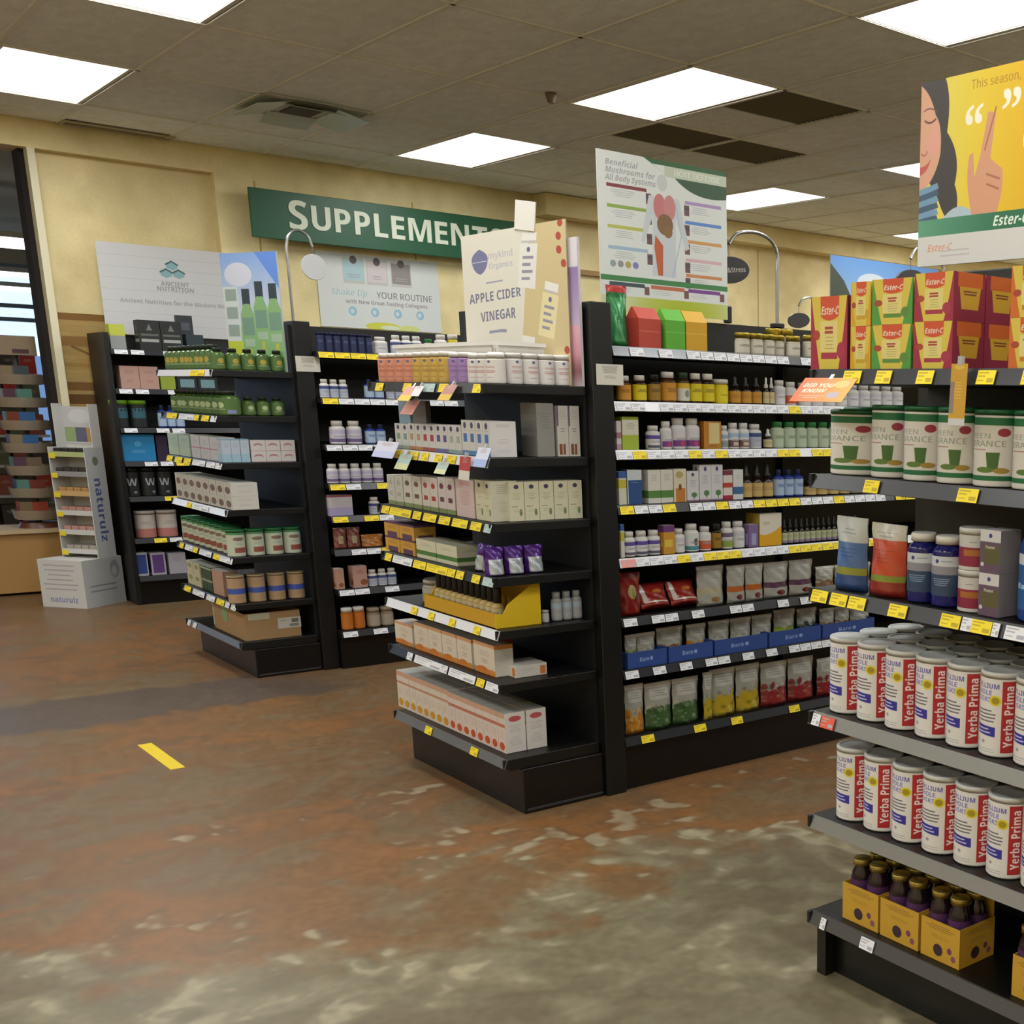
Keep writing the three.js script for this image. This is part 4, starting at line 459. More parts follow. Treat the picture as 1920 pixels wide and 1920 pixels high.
  row(S[1], 'n', SD + 0.03, [[carton('white and orange tea box lying on its side', lab({ bg: '#d0ccc6', blocks: [[0.2, 0.9, '#c8783c', 0.78, 0.95]], lines: [[0.3, 5, '#b0acaa', 0.5, 0.4]] }), null, sw('#c6c2ba'), { depth: () => 0.13 }), 1, 968, 1028, 1254, { H: 0.045 }]]);
  const redPk = carton('red tea packet', lab({ bg: '#b03c2c' }), null, sw('#b84430'), { depth: () => 0.05 }); row(S[1], 'e', FA + 0.13, [[redPk, 2, 895, 940, 1200, { H: 0.15 }]]);
  const thF = lab({ w: 60, h: 150, bg: '#d2c4bc', blocks: [[0, 0.14, '#c49c84'], [0.28, 0.36, '#b8705c']], ovals: [[0.5, 0.84, 0.34, 0.1, '#c0502c']], lines: [[0.45, 4, '#b4a4a0']] }), thY = lab({ w: 60, h: 150, bg: '#d2c6ba', blocks: [[0, 0.14, '#c49c84'], [0.28, 0.34, '#b88870']], ovals: [[0.5, 0.84, 0.36, 0.1, '#c8922c']], lines: [[0.45, 4, '#b4a4a0']] }), thS = lab({ w: 90, h: 150, bg: '#d6d3d0', ovals: [[0.5, 0.16, 0.3, 0.07, '#b8545a']], lines: [[0.32, 4, '#aeaaac'], [0.6, 5, '#b4b0b2']] });
  const rk = carton('slim white tea box with red fruit foot', thF, thS, sw('#a8a8a2'), { depth: () => 0.083 }), yk = carton('slim white tea box with yellow fruit foot', thY, thS, sw('#a8a8a2'), { depth: () => 0.083 });
  row(S[0], 'e', FA + 0.012, [[yk, 8, 746, 842, 1275, { rows: 2 }], [rk, 8, 842, 948, 1318, { rows: 2 }]]);
  // hanging cards
  const cd = (c1, c2) => lab({ w: 50, h: 90, bg: c1, blocks: [[0.6, 1, c2]], lines: [[0.1, 4, '#a89088']] });
  talker('pink and yellow card hanging under the vinegar bottles', 754, 776, 720, 756, cd('#c88c74', '#d0b23c'), 0.7); talker('long salmon card hanging below the vinegar bottles', 757, 780, 748, 780, cd('#c47c6a', '#c88878'), 0.6); talker('white arm card hanging under the vinegar bottles', 775, 790, 722, 745, cd('#d4d2d4', '#d4d2d4'), 0.6); talker('plum and tan card hanging under the vinegar bottles', 828, 850, 718, 754, cd('#a8746c', '#c8a43c'), 0.6);
  talker('pale lavender card clipped to the remedy box shelf end', 703, 742, 826, 860, cd('#c4c4d8', '#b4b8dc'), 0.5); talker('lavender card clipped beside the blue remedy boxes', 892, 915, 838, 877, cd('#c4c8dc', '#98a8d4'), 0.4); talker('teal and yellow card hanging under the remedy boxes', 745, 768, 850, 882, cd('#a4bcb4', '#c4c89c'), 0.5); talker('pale teal card hanging in the middle under the remedy boxes', 818, 838, 865, 890, cd('#a8bcb8', '#ccd0a8'), 0.5); talker('red and white card hanging under the remedy boxes', 861, 881, 856, 900, cd('#a83c38', '#c8c4bc'), 0.15);
}
// ------------------------------------------------------------------ farther endcap goods
{
  const S = locs(farEnd.shelves, 'green bottle endcap'), FA = 2.03, SD = 7.09;
  const gb = (desc, y) => bottle(desc, { body: '#3f5a2a', rough: 0.15, capc: '#1f2a20', label: lab({ w: 140, h: 80, bg: '#4c6a34', ovals: [[0.5, 0.42, 0.07, 0.2, y]], blocks: [[0.74, 1, '#7c84b0', 0.62, 0.75]], lines: [[0.66, 2, '#a8b48c', 0.2]] }), neck: 0.5, shoulder: 0.66, cap: 0.17, l1: 0.66 });
  const g1 = gb('green glass oil bottle with gold emblem', '#a8943c'), g2 = gb('green glass oil bottle with pale emblem', '#a8b88c');
  row(S[6], 'e', FA, [[g1, 9, 306, 389, 648]]); row(S[6], 'n', SD, [[g1, 5, 400, 539, 655]]);
  row(S[5], 'e', FA, [[g2, 9, 317, 417, 731]]); row(S[5], 'n', SD, [[g2, 4, 430, 539, 745]]);
  const bxl = (d, o, s, t, dp = 0.08) => carton(d, lab(o), s, sw(t ?? '#c9ccc8'), { depth: () => dp });
  row(S[4], 'e', FA, [[bxl('pale aqua tea box', { bg: '#aabfb8', lines: [[0.2, 3, '#8ca49c']], blocks: [[0.6, 1, '#b4c4b4']] }), 2, 316, 357, 812, { yAt: 'far' }], [bxl('white and pink tea box', { bg: '#c4c4ca', blocks: [[0.5, 0.56, '#b8889c']], lines: [[0.2, 4, '#a8a8b4'], [0.65, 3, '#a8a8b4']] }), 3, 359, 413, 818]]);
  row(S[4], 'n', SD, [[bxl('pale blue tea box', { bg: '#b0bccb', blocks: [[0, 0.06, '#7ca4c8'], [0.64, 1, '#9ab8cc']], lines: [[0.2, 4, '#98a4b4']] }), 3, 419, 471, 824], [bxl('white tea box with rose arc', { w: 96, h: 60, bg: '#c9c3c3', ovals: [[0.5, 0.5, 0.3, 0.22, '#a87c84'], [0.5, 0.62, 0.3, 0.18, '#c9c3c3']], blocks: [[0.94, 1, '#b08890']] }), 3, 473, 570, 826, { stack: 2 }]]);
  row(S[3], 'e', FA, [[bxl('white and brown protein box', { bg: '#c4c0b8', ovals: [[0.5, 0.6, 0.34, 0.26, '#7c645c']], lines: [[0.1, 2, '#a09c94']] }, lab({ bg: '#c3c3bc', lines: [[0.2, 3, '#a8a8a0'], [0.6, 3, '#a8a8a0']] }), null, 0.13), 8, 331, 436, 896, { stack: 2 }]]);
  const gc = canister('white powder canister with green top', { label: lab({ w: 180, h: 110, bg: '#b9c0ae', blocks: [[0, 0.1, '#4c8a5a'], [0.64, 0.86, '#8c4c40', 0.42, 0.64]], ovals: [[0.5, 0.28, 0.1, 0.08, '#7c6a5c']], lines: [[0.44, 2, '#8c948c', 0.16]] }), lidc: '#2a7044', lid: 0.1 });
  row(S[2], 'e', FA, [[gc, 8, 338, 424, 978]]); row(S[2], 'n', SD, [[gc, 4, 432, 592, 992, { fill: 0.94 }]]);
  const tc = canister('tan canister with royal blue band', { label: lab({ w: 160, h: 120, bg: '#a88c6c', blocks: [[0.42, 0.64, '#3c50a0']], lines: [[0.72, 3, '#94785c', 0.2]] }), lidc: '#a89878', lid: 0.08, body: '#9c8464' });
  row(S[1], 'e', FA, [[bxl('cream coffee pouch box', { bg: '#c0bca0', ovals: [[0.5, 0.35, 0.3, 0.2, '#8c9464']] }), 2, 352, 377, 1050, { stack: 2, yAt: 'far' }], [bxl('dark green powder box', { bg: '#3c4c34', blocks: [[0.1, 0.25, '#9ca48c']] }), 2, 379, 398, 1062, { stack: 2 }], [bxl('blush pink carton', { bg: '#b4907c' }), 1, 400, 420, 1070]]);
  row(S[1], 'n', SD, [[tc, 4, 432, 590, 1077, { fill: 0.84 }]]);
  { const h0 = S[0].h + 0.001, a0 = 2.04, a1 = solveA(565, h0, 7.1), h1 = solveH(1152, 2.04, 7.1), df = solveD(404, 2.04, h0), dn = 7.095, kraft = std('#9a7a54', 0.8), g = group('open_carton', (a0 + a1) / 2, h0, -(dn + df) / 2, 'open brown cardboard carton on the lowest green bottle endcap shelf', 'carton');
    const t = 0.005; ext('carton_side', kraft, g, a0, a1, h0, h1, dn, dn + t); ext('carton_side', kraft, g, a0, a1, h0, h1, df - t, df); ext('carton_side', kraft, g, a0, a0 + t, h0, h1, dn + t, df - t); ext('carton_side', kraft, g, a1 - t, a1, h0, h1, dn + t, df - t); ext('carton_bottom', kraft, g, a0 + t, a1 - t, h0, h0 + t, dn + t, df - t);
    const lb = new THREE.Mesh(cartonGeo(0.12, 0.06, 0.001, lab({ w: 120, h: 60, bg: '#b9b6ae', blocks: [[0.15, 0.5, '#6a6660', 0.6, 0.9], [0.6, 0.85, '#7c7870', 0.5, 0.9]], lines: [[0.2, 3, '#98948c', 0.3, 0.25]] }), sw('#b9b6ae'), sw('#b9b6ae')), paper); lb.name = 'shipping_label'; place(lb, g, a0 + 0.23, h0 + 0.05, -(dn - 0.001)); const l2 = new THREE.Mesh(box(0.11, 0.035, 0.001), std('#a8a48c', 0.7)); l2.name = 'tape_strip'; place(l2, g, a0 + 0.075, h1 - 0.02, -(dn - 0.001)); const l3 = new THREE.Mesh(new THREE.CircleGeometry(0.05, 20), std('#7c9a6c', 0.7)); l3.name = 'round_sticker'; l3.rotation.y = -Math.PI / 2; place(l3, g, a0 - 0.001, h0 + 0.11, -(dn + (df - dn) * 0.62)); shade(g);
    const flap = mesh('curled_paper', new THREE.CylinderGeometry(0.09, 0.09, 0.16, 16, 1, true, -2.3, 1.5), new THREE.MeshStandardMaterial({ color: '#b4bca8', roughness: 0.7, side: THREE.DoubleSide }), null, 2.15, h0 + 0.081, -(df + 0.08)); tag(flap, 'pale curled paper sheet beside the open cardboard carton', 'paper'); }
  // leaning bottle board
  board('oil_bottle_board', 'tall board picturing green bottles under a blue sky', 'display board', 2.235, 7.52, 2.385, 7.1, S[6].h + 0.001, 2.262, printMat(288, 400, (g, w, h) => { const gr = g.createLinearGradient(0, 0, 0, h * 0.4); gr.addColorStop(0, '#7c9cd4'); gr.addColorStop(1, '#b4c0d4'); g.fillStyle = gr; g.fillRect(0, 0, w, h); g.fillStyle = '#5c84d0'; g.beginPath(); g.moveTo(w * 0.62, 0); g.lineTo(w, 0); g.lineTo(w, h * 0.3); g.fill(); g.fillStyle = '#8fb080'; g.fillRect(0, h * 0.62, w, h * 0.4); ell(g, w * 0.3, h * 0.18, 70, 40, '#c4c8d8'); g.fillStyle = '#b9c43c'; g.fillRect(0, h * 0.74, w * 0.3, h * 0.26); g.fillStyle = '#c4cccc'; g.fillRect(0, h * 0.28, w * 0.26, h * 0.46); for (let k = 0; k < 3; k++) { g.fillStyle = '#8c9c98'; g.fillRect(10, h * (0.3 + 0.15 * k), w * 0.2, h * 0.1); }
    for (const [x, y] of [[0.4, 0.3], [0.64, 0.24], [0.88, 0.26]]) { const X = x * w, Y = y * h; g.fillStyle = '#2c3a44'; g.fillRect(X - 20, Y, 40, 56); g.fillStyle = '#7fa873'; g.beginPath(); g.moveTo(X - 16, Y + 50); g.lineTo(X + 16, Y + 50); g.lineTo(X + 34, Y + 86); g.lineTo(X + 34, h); g.lineTo(X - 34, h); g.lineTo(X - 34, Y + 86); g.fill(); g.fillStyle = '#6f9080'; g.fillRect(X - 30, Y + 96, 60, 60); g.fillStyle = '#9ab49c'; g.fillRect(X - 26, Y + 168, 52, 26); g.fillStyle = '#b0b04c'; g.fillRect(X - 8, Y + 200, 16, 34); } }), std('#b8c0c4', 0.7), 0.008);
}
// ------------------------------------------------------------------ farther gondola, long side
{
  const S = locs(farRun.shelves, 'green bottle aisle side'), P = 7.0;
  const navyJar = canister('dark navy supplement tub', { label: lab({ w: 120, h: 70, bg: '#1f2850', lines: [[0.3, 3, '#4c5888', 0.3]] }), lidc: '#1c2448', body: '#1c2448', lid: 0.14 });
  row(S[7], 'n', P, [[navyJar, 7, 597, 703, 626, { fill: 0.9 }], [K.vitPlain, 1, 706, 733, 632], [K.vitNavy, 3, 738, 796, 630], [K.greenCap, 1, 800, 818, 636], [K.vitPlain, 1, 822, 845, 628], [K.yellowTub, 1, 846, 864, 628]]);
  row(S[6], 'n', P, [[K.vitNavy, 3, 604, 657, 712], [K.blueSmall, 2, 688, 724, 712], [K.vitNavy, 2, 728, 760, 714]]);
  row(S[5], 'n', P, [[K.vitLilac, 2, 624, 686, 790, { fill: 0.9 }], [K.blueSmall, 2, 690, 728, 796]]);
  row(S[4], 'n', P, [[K.vitLilac, 5, 618, 724, 870]]);
  const f2 = (d, o, t) => carton(d, lab(o), null, sw(t ?? '#c0bcc0'), { depth: () => 0.07 });
  row(S[3], 'n', P, [[f2('white and lilac powder box', { bg: '#bcb6be', blocks: [[0, 0.1, '#8c4450'], [0.6, 1, '#a49cc0']] }), 1, 619, 664, 929], [K.vitNavy, 1, 697, 717, 933]]);
  row(S[2], 'n', P, [[pouch('reddish brown pouch', lab({ bg: '#744038', blocks: [[0.4, 0.75, '#a89878', 0.3, 0.7]] })), 2, 629, 680, 990], [pouch('flat orange pouch', lab({ bg: '#a8682c', lines: [[0.4, 3, '#c89044']] }), { seal: '#94581c' }), 1, 682, 724, 1003]]);
  row(S[1], 'n', P, [[f2('narrow pink box', { bg: '#b48c7c', ovals: [[0.6, 0.8, 0.3, 0.1, '#8c5434']] }), 1, 632, 648, 1067], [f2('wide pink box', { bg: '#bc948a', ovals: [[0.75, 0.75, 0.25, 0.14, '#8c5434']], lines: [[0.2, 4, '#94645c']] }), 1, 664, 691, 1062], [K.vitNavy, 3, 694, 748, 1068]]);
  row(S[0], 'n', P, [[bottle('translucent orange bottle with white cap', { body: '#b4641c', label: lab({ bg: '#bc6c20' }), rough: 0.2, neck: 0.8, shoulder: 0.76 }), 2, 646, 690, 1140], [jar('clear jar with pale and brown label', { body: '#8c7c68', label: lab({ bg: '#a89c8c' }), lidc: '#a89c88' }), 2, 694, 744, 1140]]);
}
// ------------------------------------------------------------------ wall shelving goods
{
  const S = locs(wallRun.shelves, 'wall shelving'), P = 10.04; const b = (d, o, t) => carton(d, lab(o), null, sw(t ?? '#222'), { depth: () => 0.12 });
  const blackBox = b('black protein box with white stripe', { bg: '#1f2322', blocks: [[0.62, 0.72, '#9ca09c', 0.1, 0.9], [0.45, 0.52, '#5c605c', 0.1, 0.9]], draw: (g, w, h) => { g.fillStyle = '#6a6e6a'; g.beginPath(); g.moveTo(w * 0.5, h * 0.12); g.lineTo(w * 0.64, h * 0.34); g.lineTo(w * 0.36, h * 0.34); g.fill(); } });
  row(S[6], 'n', P, [[b('grey box with lime top', { bg: '#8c9090', blocks: [[0, 0.46, '#b4bc44']] }), 1, 209, 239, 608], [blackBox, 2, 264, 346, 602], [b('small dark teal box', { bg: '#26343a' }), 1, 352, 385, 628]]);
  { const o = b('dark card sign box', { bg: '#2c2f36', blocks: [[0.2, 0.4, '#4c505c', 0.3, 0.8]] }); row(S[6], 'n', P + 0.15, [[o, 1, 336, 368, 592, { depth: 0.03 }]]); }
  row(S[5], 'n', P, [[b('dusty pink collagen box', { bg: '#b08c80', lines: [[0.2, 3, '#8c6a60'], [0.6, 3, '#946c64']] }, '#b09a90'), 2, 228, 301, 687], [b('low lime box', { bg: '#8c9a30' }, '#98a83c'), 1, 303, 331, 706], [b('low black box with teal panel', { bg: '#14191c', blocks: [[0.2, 0.8, '#6c8c94', 0.15, 0.85]] }), 2, 334, 410, 707]]);
  row(S[4], 'n', P, [[canister('black tub with lime green lid', { label: lab({ w: 140, h: 80, bg: '#141a1c', blocks: [[0.3, 0.6, '#2c5c6c', 0.36, 0.64]], words: [['KETO', 0.24, 0.2, '#3c7c94']] }), lidc: '#78b428', lid: 0.16, body: '#15181a' }), 2, 213, 283, 751], [K.blueSmall, 3, 300, 350, 760]]);
  row(S[3], 'n', P, [[b('bright blue carton', { bg: '#1c7cb4', ovals: [[0.5, 0.35, 0.1, 0.1, '#4c9cc8']], lines: [[0.6, 2, '#7cb4d4', 0.5]] }, '#1c6c9c'), 1, 230, 295, 815], [b('dark purple box', { bg: '#2c1c3c' }), 1, 297, 318, 816]]);
  row(S[2], 'n', P, [[canister('black whey tub with letter W', { label: lab({ w: 160, h: 90, bg: '#17191c', words: [['W', 0.42, 0.42, '#9ca4a8']], ovals: [[0.55, 0.84, 0.04, 0.05, '#7c8084']] }), lidc: '#15171a', body: '#15171a', lid: 0.14 }), 3, 238, 329, 878]]);
  row(S[1], 'n', P, [[canister('white tub with salmon label', { label: lab({ w: 160, h: 90, bg: '#bdb4ae', blocks: [[0.62, 1, '#b4746c']], lines: [[0.3, 3, '#9c9490', 0.2]] }), lidc: '#c4beb8', lid: 0.14 }), 2, 260, 340, 958]]);
  row(S[0], 'n', P, [[b('white box with deep blue panel', { bg: '#a8a8b4', blocks: [[0.1, 0.9, '#2c4484', 0.1, 0.9]] }, '#9c9ca4'), 1, 257, 281, 1037], [b('white box with violet panel', { bg: '#a8a4b0', blocks: [[0.1, 0.9, '#5c3c7c', 0.12, 0.88]] }, '#9c9ca4'), 1, 286, 314, 1037], [b('plain pale lilac box', { bg: '#a4a2ae', lines: [[0.2, 5, '#8c8a98']] }, '#9c9ca4'), 1, 319, 352, 1037]]);
}
// ------------------------------------------------------------------ nearest endcap goods
{
  const S = locs(nearEnd.shelves, 'white canister endcap'), FA = 2.03;
  row(S[5], 'e', FA, [[K.esTall, 1, 1517, 1586, 556, { depth: 0.075 }], [K.esY, 1, 1591, 1629, 530, { stack: 2, depth: 0.07 }], [K.esG, 1, 1630, 1706, 524, { stack: 2, depth: 0.08 }], [K.esR, 1, 1708, 1783, 513, { stack: 2, depth: 0.105, rows: 2 }], [K.esO, 1, 1886, 1965, 497, { stack: 2, depth: 0.09 }]]);
  row(S[4], 'e', FA, [[K.green, 1, 1532, 1606, 768, { twist: 0 }], [K.green, 1, 1613, 1672, 760, { back: 0.012, twist: 0 }], [K.green, 1, 1673, 1734, 762, { twist: 0 }], [K.green, 1, 1735, 1799, 764, { twist: 0 }], [K.green, 2, 1801, 1950, 767, { twist: 0.1, yAt: 'far' }]]);
  row(S[4], 'e', FA + 0.13, [[K.green, 1, 1556, 1632, 764, { twist: 2 }]]);
  row(S[3], 'e', FA, [[K.bluePouch, 1, 1551, 1609, 972, { depth: 0.06 }], [K.redPouch, 1, 1611, 1678, 985, { depth: 0.075 }], [K.navy, 2, 1684, 1776, 1004], [K.maroonTub, 1, 1778, 1828, 992, { stack: 2 }], [K.ionBox, 1, 1830, 1869, 996, { stack: 2 }], [K.blueBottle, 1, 1884, 1960, 975]]);
  row(S[2], 'e', FA, [[K.psy, 7, 1537, 1945, 1213, { rows: 3, twist: 0.35, H: 0.2, fill: 0.97, jit: 0.003 }]]);
  row(S[1], 'e', FA, [[K.psy, 7, 1549, 1960, 1405, { rows: 3, twist: 0.35, H: 0.2, fill: 0.96, jit: 0.003 }]]);
  // elderberry cases with gold capped bottles
  const h0 = S[0].h + 0.001, yel = lab({ w: 160, h: 120, bg: '#c89c34', lines: [[0.1, 3, '#8a6c28', 0.75], [0.36, 2, '#a88430', 0.5]], ovals: [[0.45, 0.72, 0.12, 0.15, '#3c2a34'], [0.74, 0.64, 0.06, 0.08, '#74405c'], [0.84, 0.8, 0.06, 0.08, '#8c5068']] });
  const eb = bottle('dark elderberry bottle with gold cap and purple label', { body: '#22121c', rough: 0.12, capc: '#b09a4c', label: lab({ w: 120, h: 64, bg: '#4a2458', lines: [[0.3, 4, '#94749c', 0.3]] }), neck: 0.6, cap: 0.1, capR: 0.82, shoulder: 0.68, l1: 0.68, capMat: phys('#b8a050', 0.25, { metalness: 0.7 }) });
  for (const [x0, x1] of [[1577, 1645], [1647, 1720], [1723, 1797], [1893, 1965]]) { const df = solveD(x0, 2.035, h0), dn = solveD(x1, 2.035, h0), w = df - dn - 0.004, dep = 0.13, hh = 0.105, g = group('elderberry_case', 2.04 + dep / 2, h0, -(df + dn) / 2, 'yellow card case of dark elderberry bottles, bottom shelf of the white canister endcap', 'case', 'yellow elderberry cases'); const y2 = std('#b8902c', 0.6), t = 0.003, cd = (df + dn) / 2;
    const f = new THREE.Mesh(cartonGeo(w, hh, t, yel, sw('#b8902c'), sw('#b8902c')), paper); f.name = 'case_front'; place(f, g, 2.04, h0, -cd); f.rotation.y = -Math.PI / 2; const s = new THREE.Mesh(cartonGeo(dep, hh, t, yel, sw('#b8902c'), sw('#b8902c')), paper); s.name = 'case_side'; place(s, g, 2.04 + dep / 2, h0, -(cd - w / 2 + 0.002)); const s2 = s.clone(); place(s2, g, 2.04 + dep / 2, h0, -(cd + w / 2 - 0.002)); ext('case_back', y2, g, 2.04 + dep - t, 2.04 + dep, h0, h0 + 0.24, cd - w / 2 + 0.004, cd + w / 2 - 0.004); ext('case_bottom', y2, g, 2.042, 2.038 + dep, h0, h0 + 0.002, cd - w / 2 + 0.004, cd + w / 2 - 0.004); shade(g);
    for (let i = 0; i < 2; i++) for (let j = 0; j < 2; j++) put(eb, 0.06, 0.172, 0.06, 2.04 + 0.034 + j * 0.061, h0 + 0.003, cd + (i - 0.5) * 0.063, -Math.PI / 2, 'dark elderberry bottle with gold cap and purple label, in a yellow case'); }
  // hanging cards
  const dyk = reg(140, 90, (g, w, h) => { const gr = g.createLinearGradient(0, 0, w, 0); gr.addColorStop(0, '#d0602c'); gr.addColorStop(1, '#d8a03c'); g.fillStyle = gr; g.fillRect(0, 0, w, h); txt(g, 'DID YOU', 50, 28, 20, '#e8d8cc', 'center', 'italic bold'); txt(g, 'KNOW', 46, 48, 20, '#e8d8cc', 'center', 'italic bold'); bars(g, 16, 66, 70, 2, 7, '#e0a488', 3); ell(g, 104, 64, 16, 12, '#a89ca8'); ell(g, 110, 24, 18, 14, '#dcb464'); });
  talker('orange did you know card hanging from the top rail', 1494, 1592, 700, 762, dyk, 0.75, 1.97); talker('long yellow ring card hanging from the top rail', 1781, 1811, 682, 798, lab({ w: 60, h: 150, bg: '#c8982c', blocks: [[0.3, 0.8, '#8c7c74', 0, 0.28], [0.88, 1, '#c8c8c8']], ovals: [[0.5, 0.06, 0.3, 0.04, '#d8b83c']], lines: [[0.3, 6, '#d8b850']] }), 0.05, 1.975);
}
// ------------------------------------------------------------------ wall sign and boards
{
  const font = await new FontLoader().loadAsync('fonts/droid/droid_sans_bold.typeface.json');
  const a0 = 3.32, a1 = 5.62, h0 = 2.675, h1 = 3.03, d = 10.33, g = group('supplements_sign', (a0 + a1) / 2, h0, -d, 'long dark green wall sign reading SUPPLEMENTS in white letters', 'sign');
  ext('sign_panel', std('#0b4d2f', 0.45), g, a0, a1, h0, h1, d, d + 0.03, 0.004); for (const a of [3.6, 5.3]) ext('sign_standoff', std('#555', 0.5), g, a - 0.02, a + 0.02, (h0 + h1) / 2 - 0.02, (h0 + h1) / 2 + 0.02, d + 0.03, WALL);
  const wm = std('#cfd6c4', 0.5), word = [...'SUPPLEMENTS'], geos = word.map((ch, i) => { const tg = new TextGeometry(ch, { font, size: i ? 0.178 : 0.212, depth: 0.006, curveSegments: 6 }); tg.computeBoundingBox(); tg.translate(-tg.boundingBox.min.x, 0, 0); return [tg, tg.boundingBox.max.x - tg.boundingBox.min.x]; });
  const gap = 0.032, sx = (1.45 - gap * 8) / geos.slice(0, 9).reduce((t, q) => t + q[1], 0); let x = 3.59;      // the first nine letters span 1.45 m
  geos.forEach(([tg, w], i) => { tg.scale(sx, 1, 1); mesh('letter', tg, wm, g, x, h0 + 0.1 - (i ? 0 : 0.012), -(d - 0.0005)); x += w * sx + gap; });
}
board('collagen_board', 'white collagen routine board on the wall under the green sign', 'display board', 3.82, 10.492, 4.82, 10.492, 2.06, 2.64, printMat(768, 440, (g, w, h) => { g.fillStyle = '#c9cdcb'; g.fillRect(0, 0, w, h); for (const [x, c, s] of [[0.29, '#a4c0c8', 1.0], [0.48, '#c9bfc2', 1], [0.68, '#8a8480', 1]]) { g.fillStyle = '#b8b8b4'; g.fillRect(x * w - 66, 24, 132, 150); g.fillStyle = c; g.fillRect(x * w - 60, 34, 120, 122); ell(g, x * w + 2, 34, 22, 24, '#5c5456'); bars(g, x * w - 46, 120, 92, 2, 14, '#9aa0a4', 5); }
  txt(g, 'Shake Up', w * 0.24, h * 0.52, 50, '#93b4bc', 'center', 'italic', 'serif', 240); txt(g, 'YOUR ROUTINE', w * 0.7, h * 0.53, 52, '#6a6468', 'center', 'normal', 'sans-serif', 400); txt(g, 'with New Great-Tasting Collagens', w * 0.55, h * 0.64, 32, '#8c8488', 'center', 'bold', 'sans-serif', 590); [0.26, 0.44, 0.63, 0.82].forEach(x => { ell(g, x * w, h * 0.77, 26, 28, '#8cb4c8'); ell(g, x * w - 3, h * 0.77, 12, 14, '#c4ccd0'); }); ell(g, w * 0.5, h * 0.96, 110, 26, '#c4c444'); ell(g, w * 0.56, h * 0.97, 60, 14, '#c8d4b8'); ell(g, w * 0.72, h * 0.97, 70, 20, '#c4cc7c'); }));
board('nutrition_board', 'wide white plank print board with teal triple hexagon emblem', 'display board', 2.3, 10.42, 3.2, 10.42, 1.915, 2.545, printMat(720, 500, (g, w, h) => { g.fillStyle = '#c4c4c6'; g.fillRect(0, 0, w, h); g.fillStyle = '#aeaeb2'; for (let k = 1; k < 8; k++) g.fillRect(0, k * h / 8, w, 2);
  const hex = (x, y) => { g.fillStyle = '#7fa6ac'; g.beginPath(); for (let k = 0; k < 6; k++) { const t = k * Math.PI / 3 + Math.PI / 6; g.lineTo(x + 34 * Math.cos(t), y + 26 * Math.sin(t)); } g.fill(); g.strokeStyle = '#3c5a62'; g.lineWidth = 8; g.beginPath(); g.moveTo(x - 34, y - 4); g.lineTo(x, y - 24); g.lineTo(x + 34, y - 4); g.stroke(); }; hex(w * 0.52, h * 0.2); hex(w * 0.475, h * 0.29); hex(w * 0.565, h * 0.29);
  txt(g, 'ANCIENT', w * 0.53, h * 0.405, 34, '#8f9093', 'center', 'bold', 'sans-serif', 180); txt(g, 'NUTRITION', w * 0.53, h * 0.465, 36, '#8f9093', 'center', 'bold', 'sans-serif', 240); txt(g, 'Ancient Nutrition for the Modern World', w * 0.54, h * 0.62, 34, '#9a979c', 'center', 'bold', 'sans-serif', 600); }));
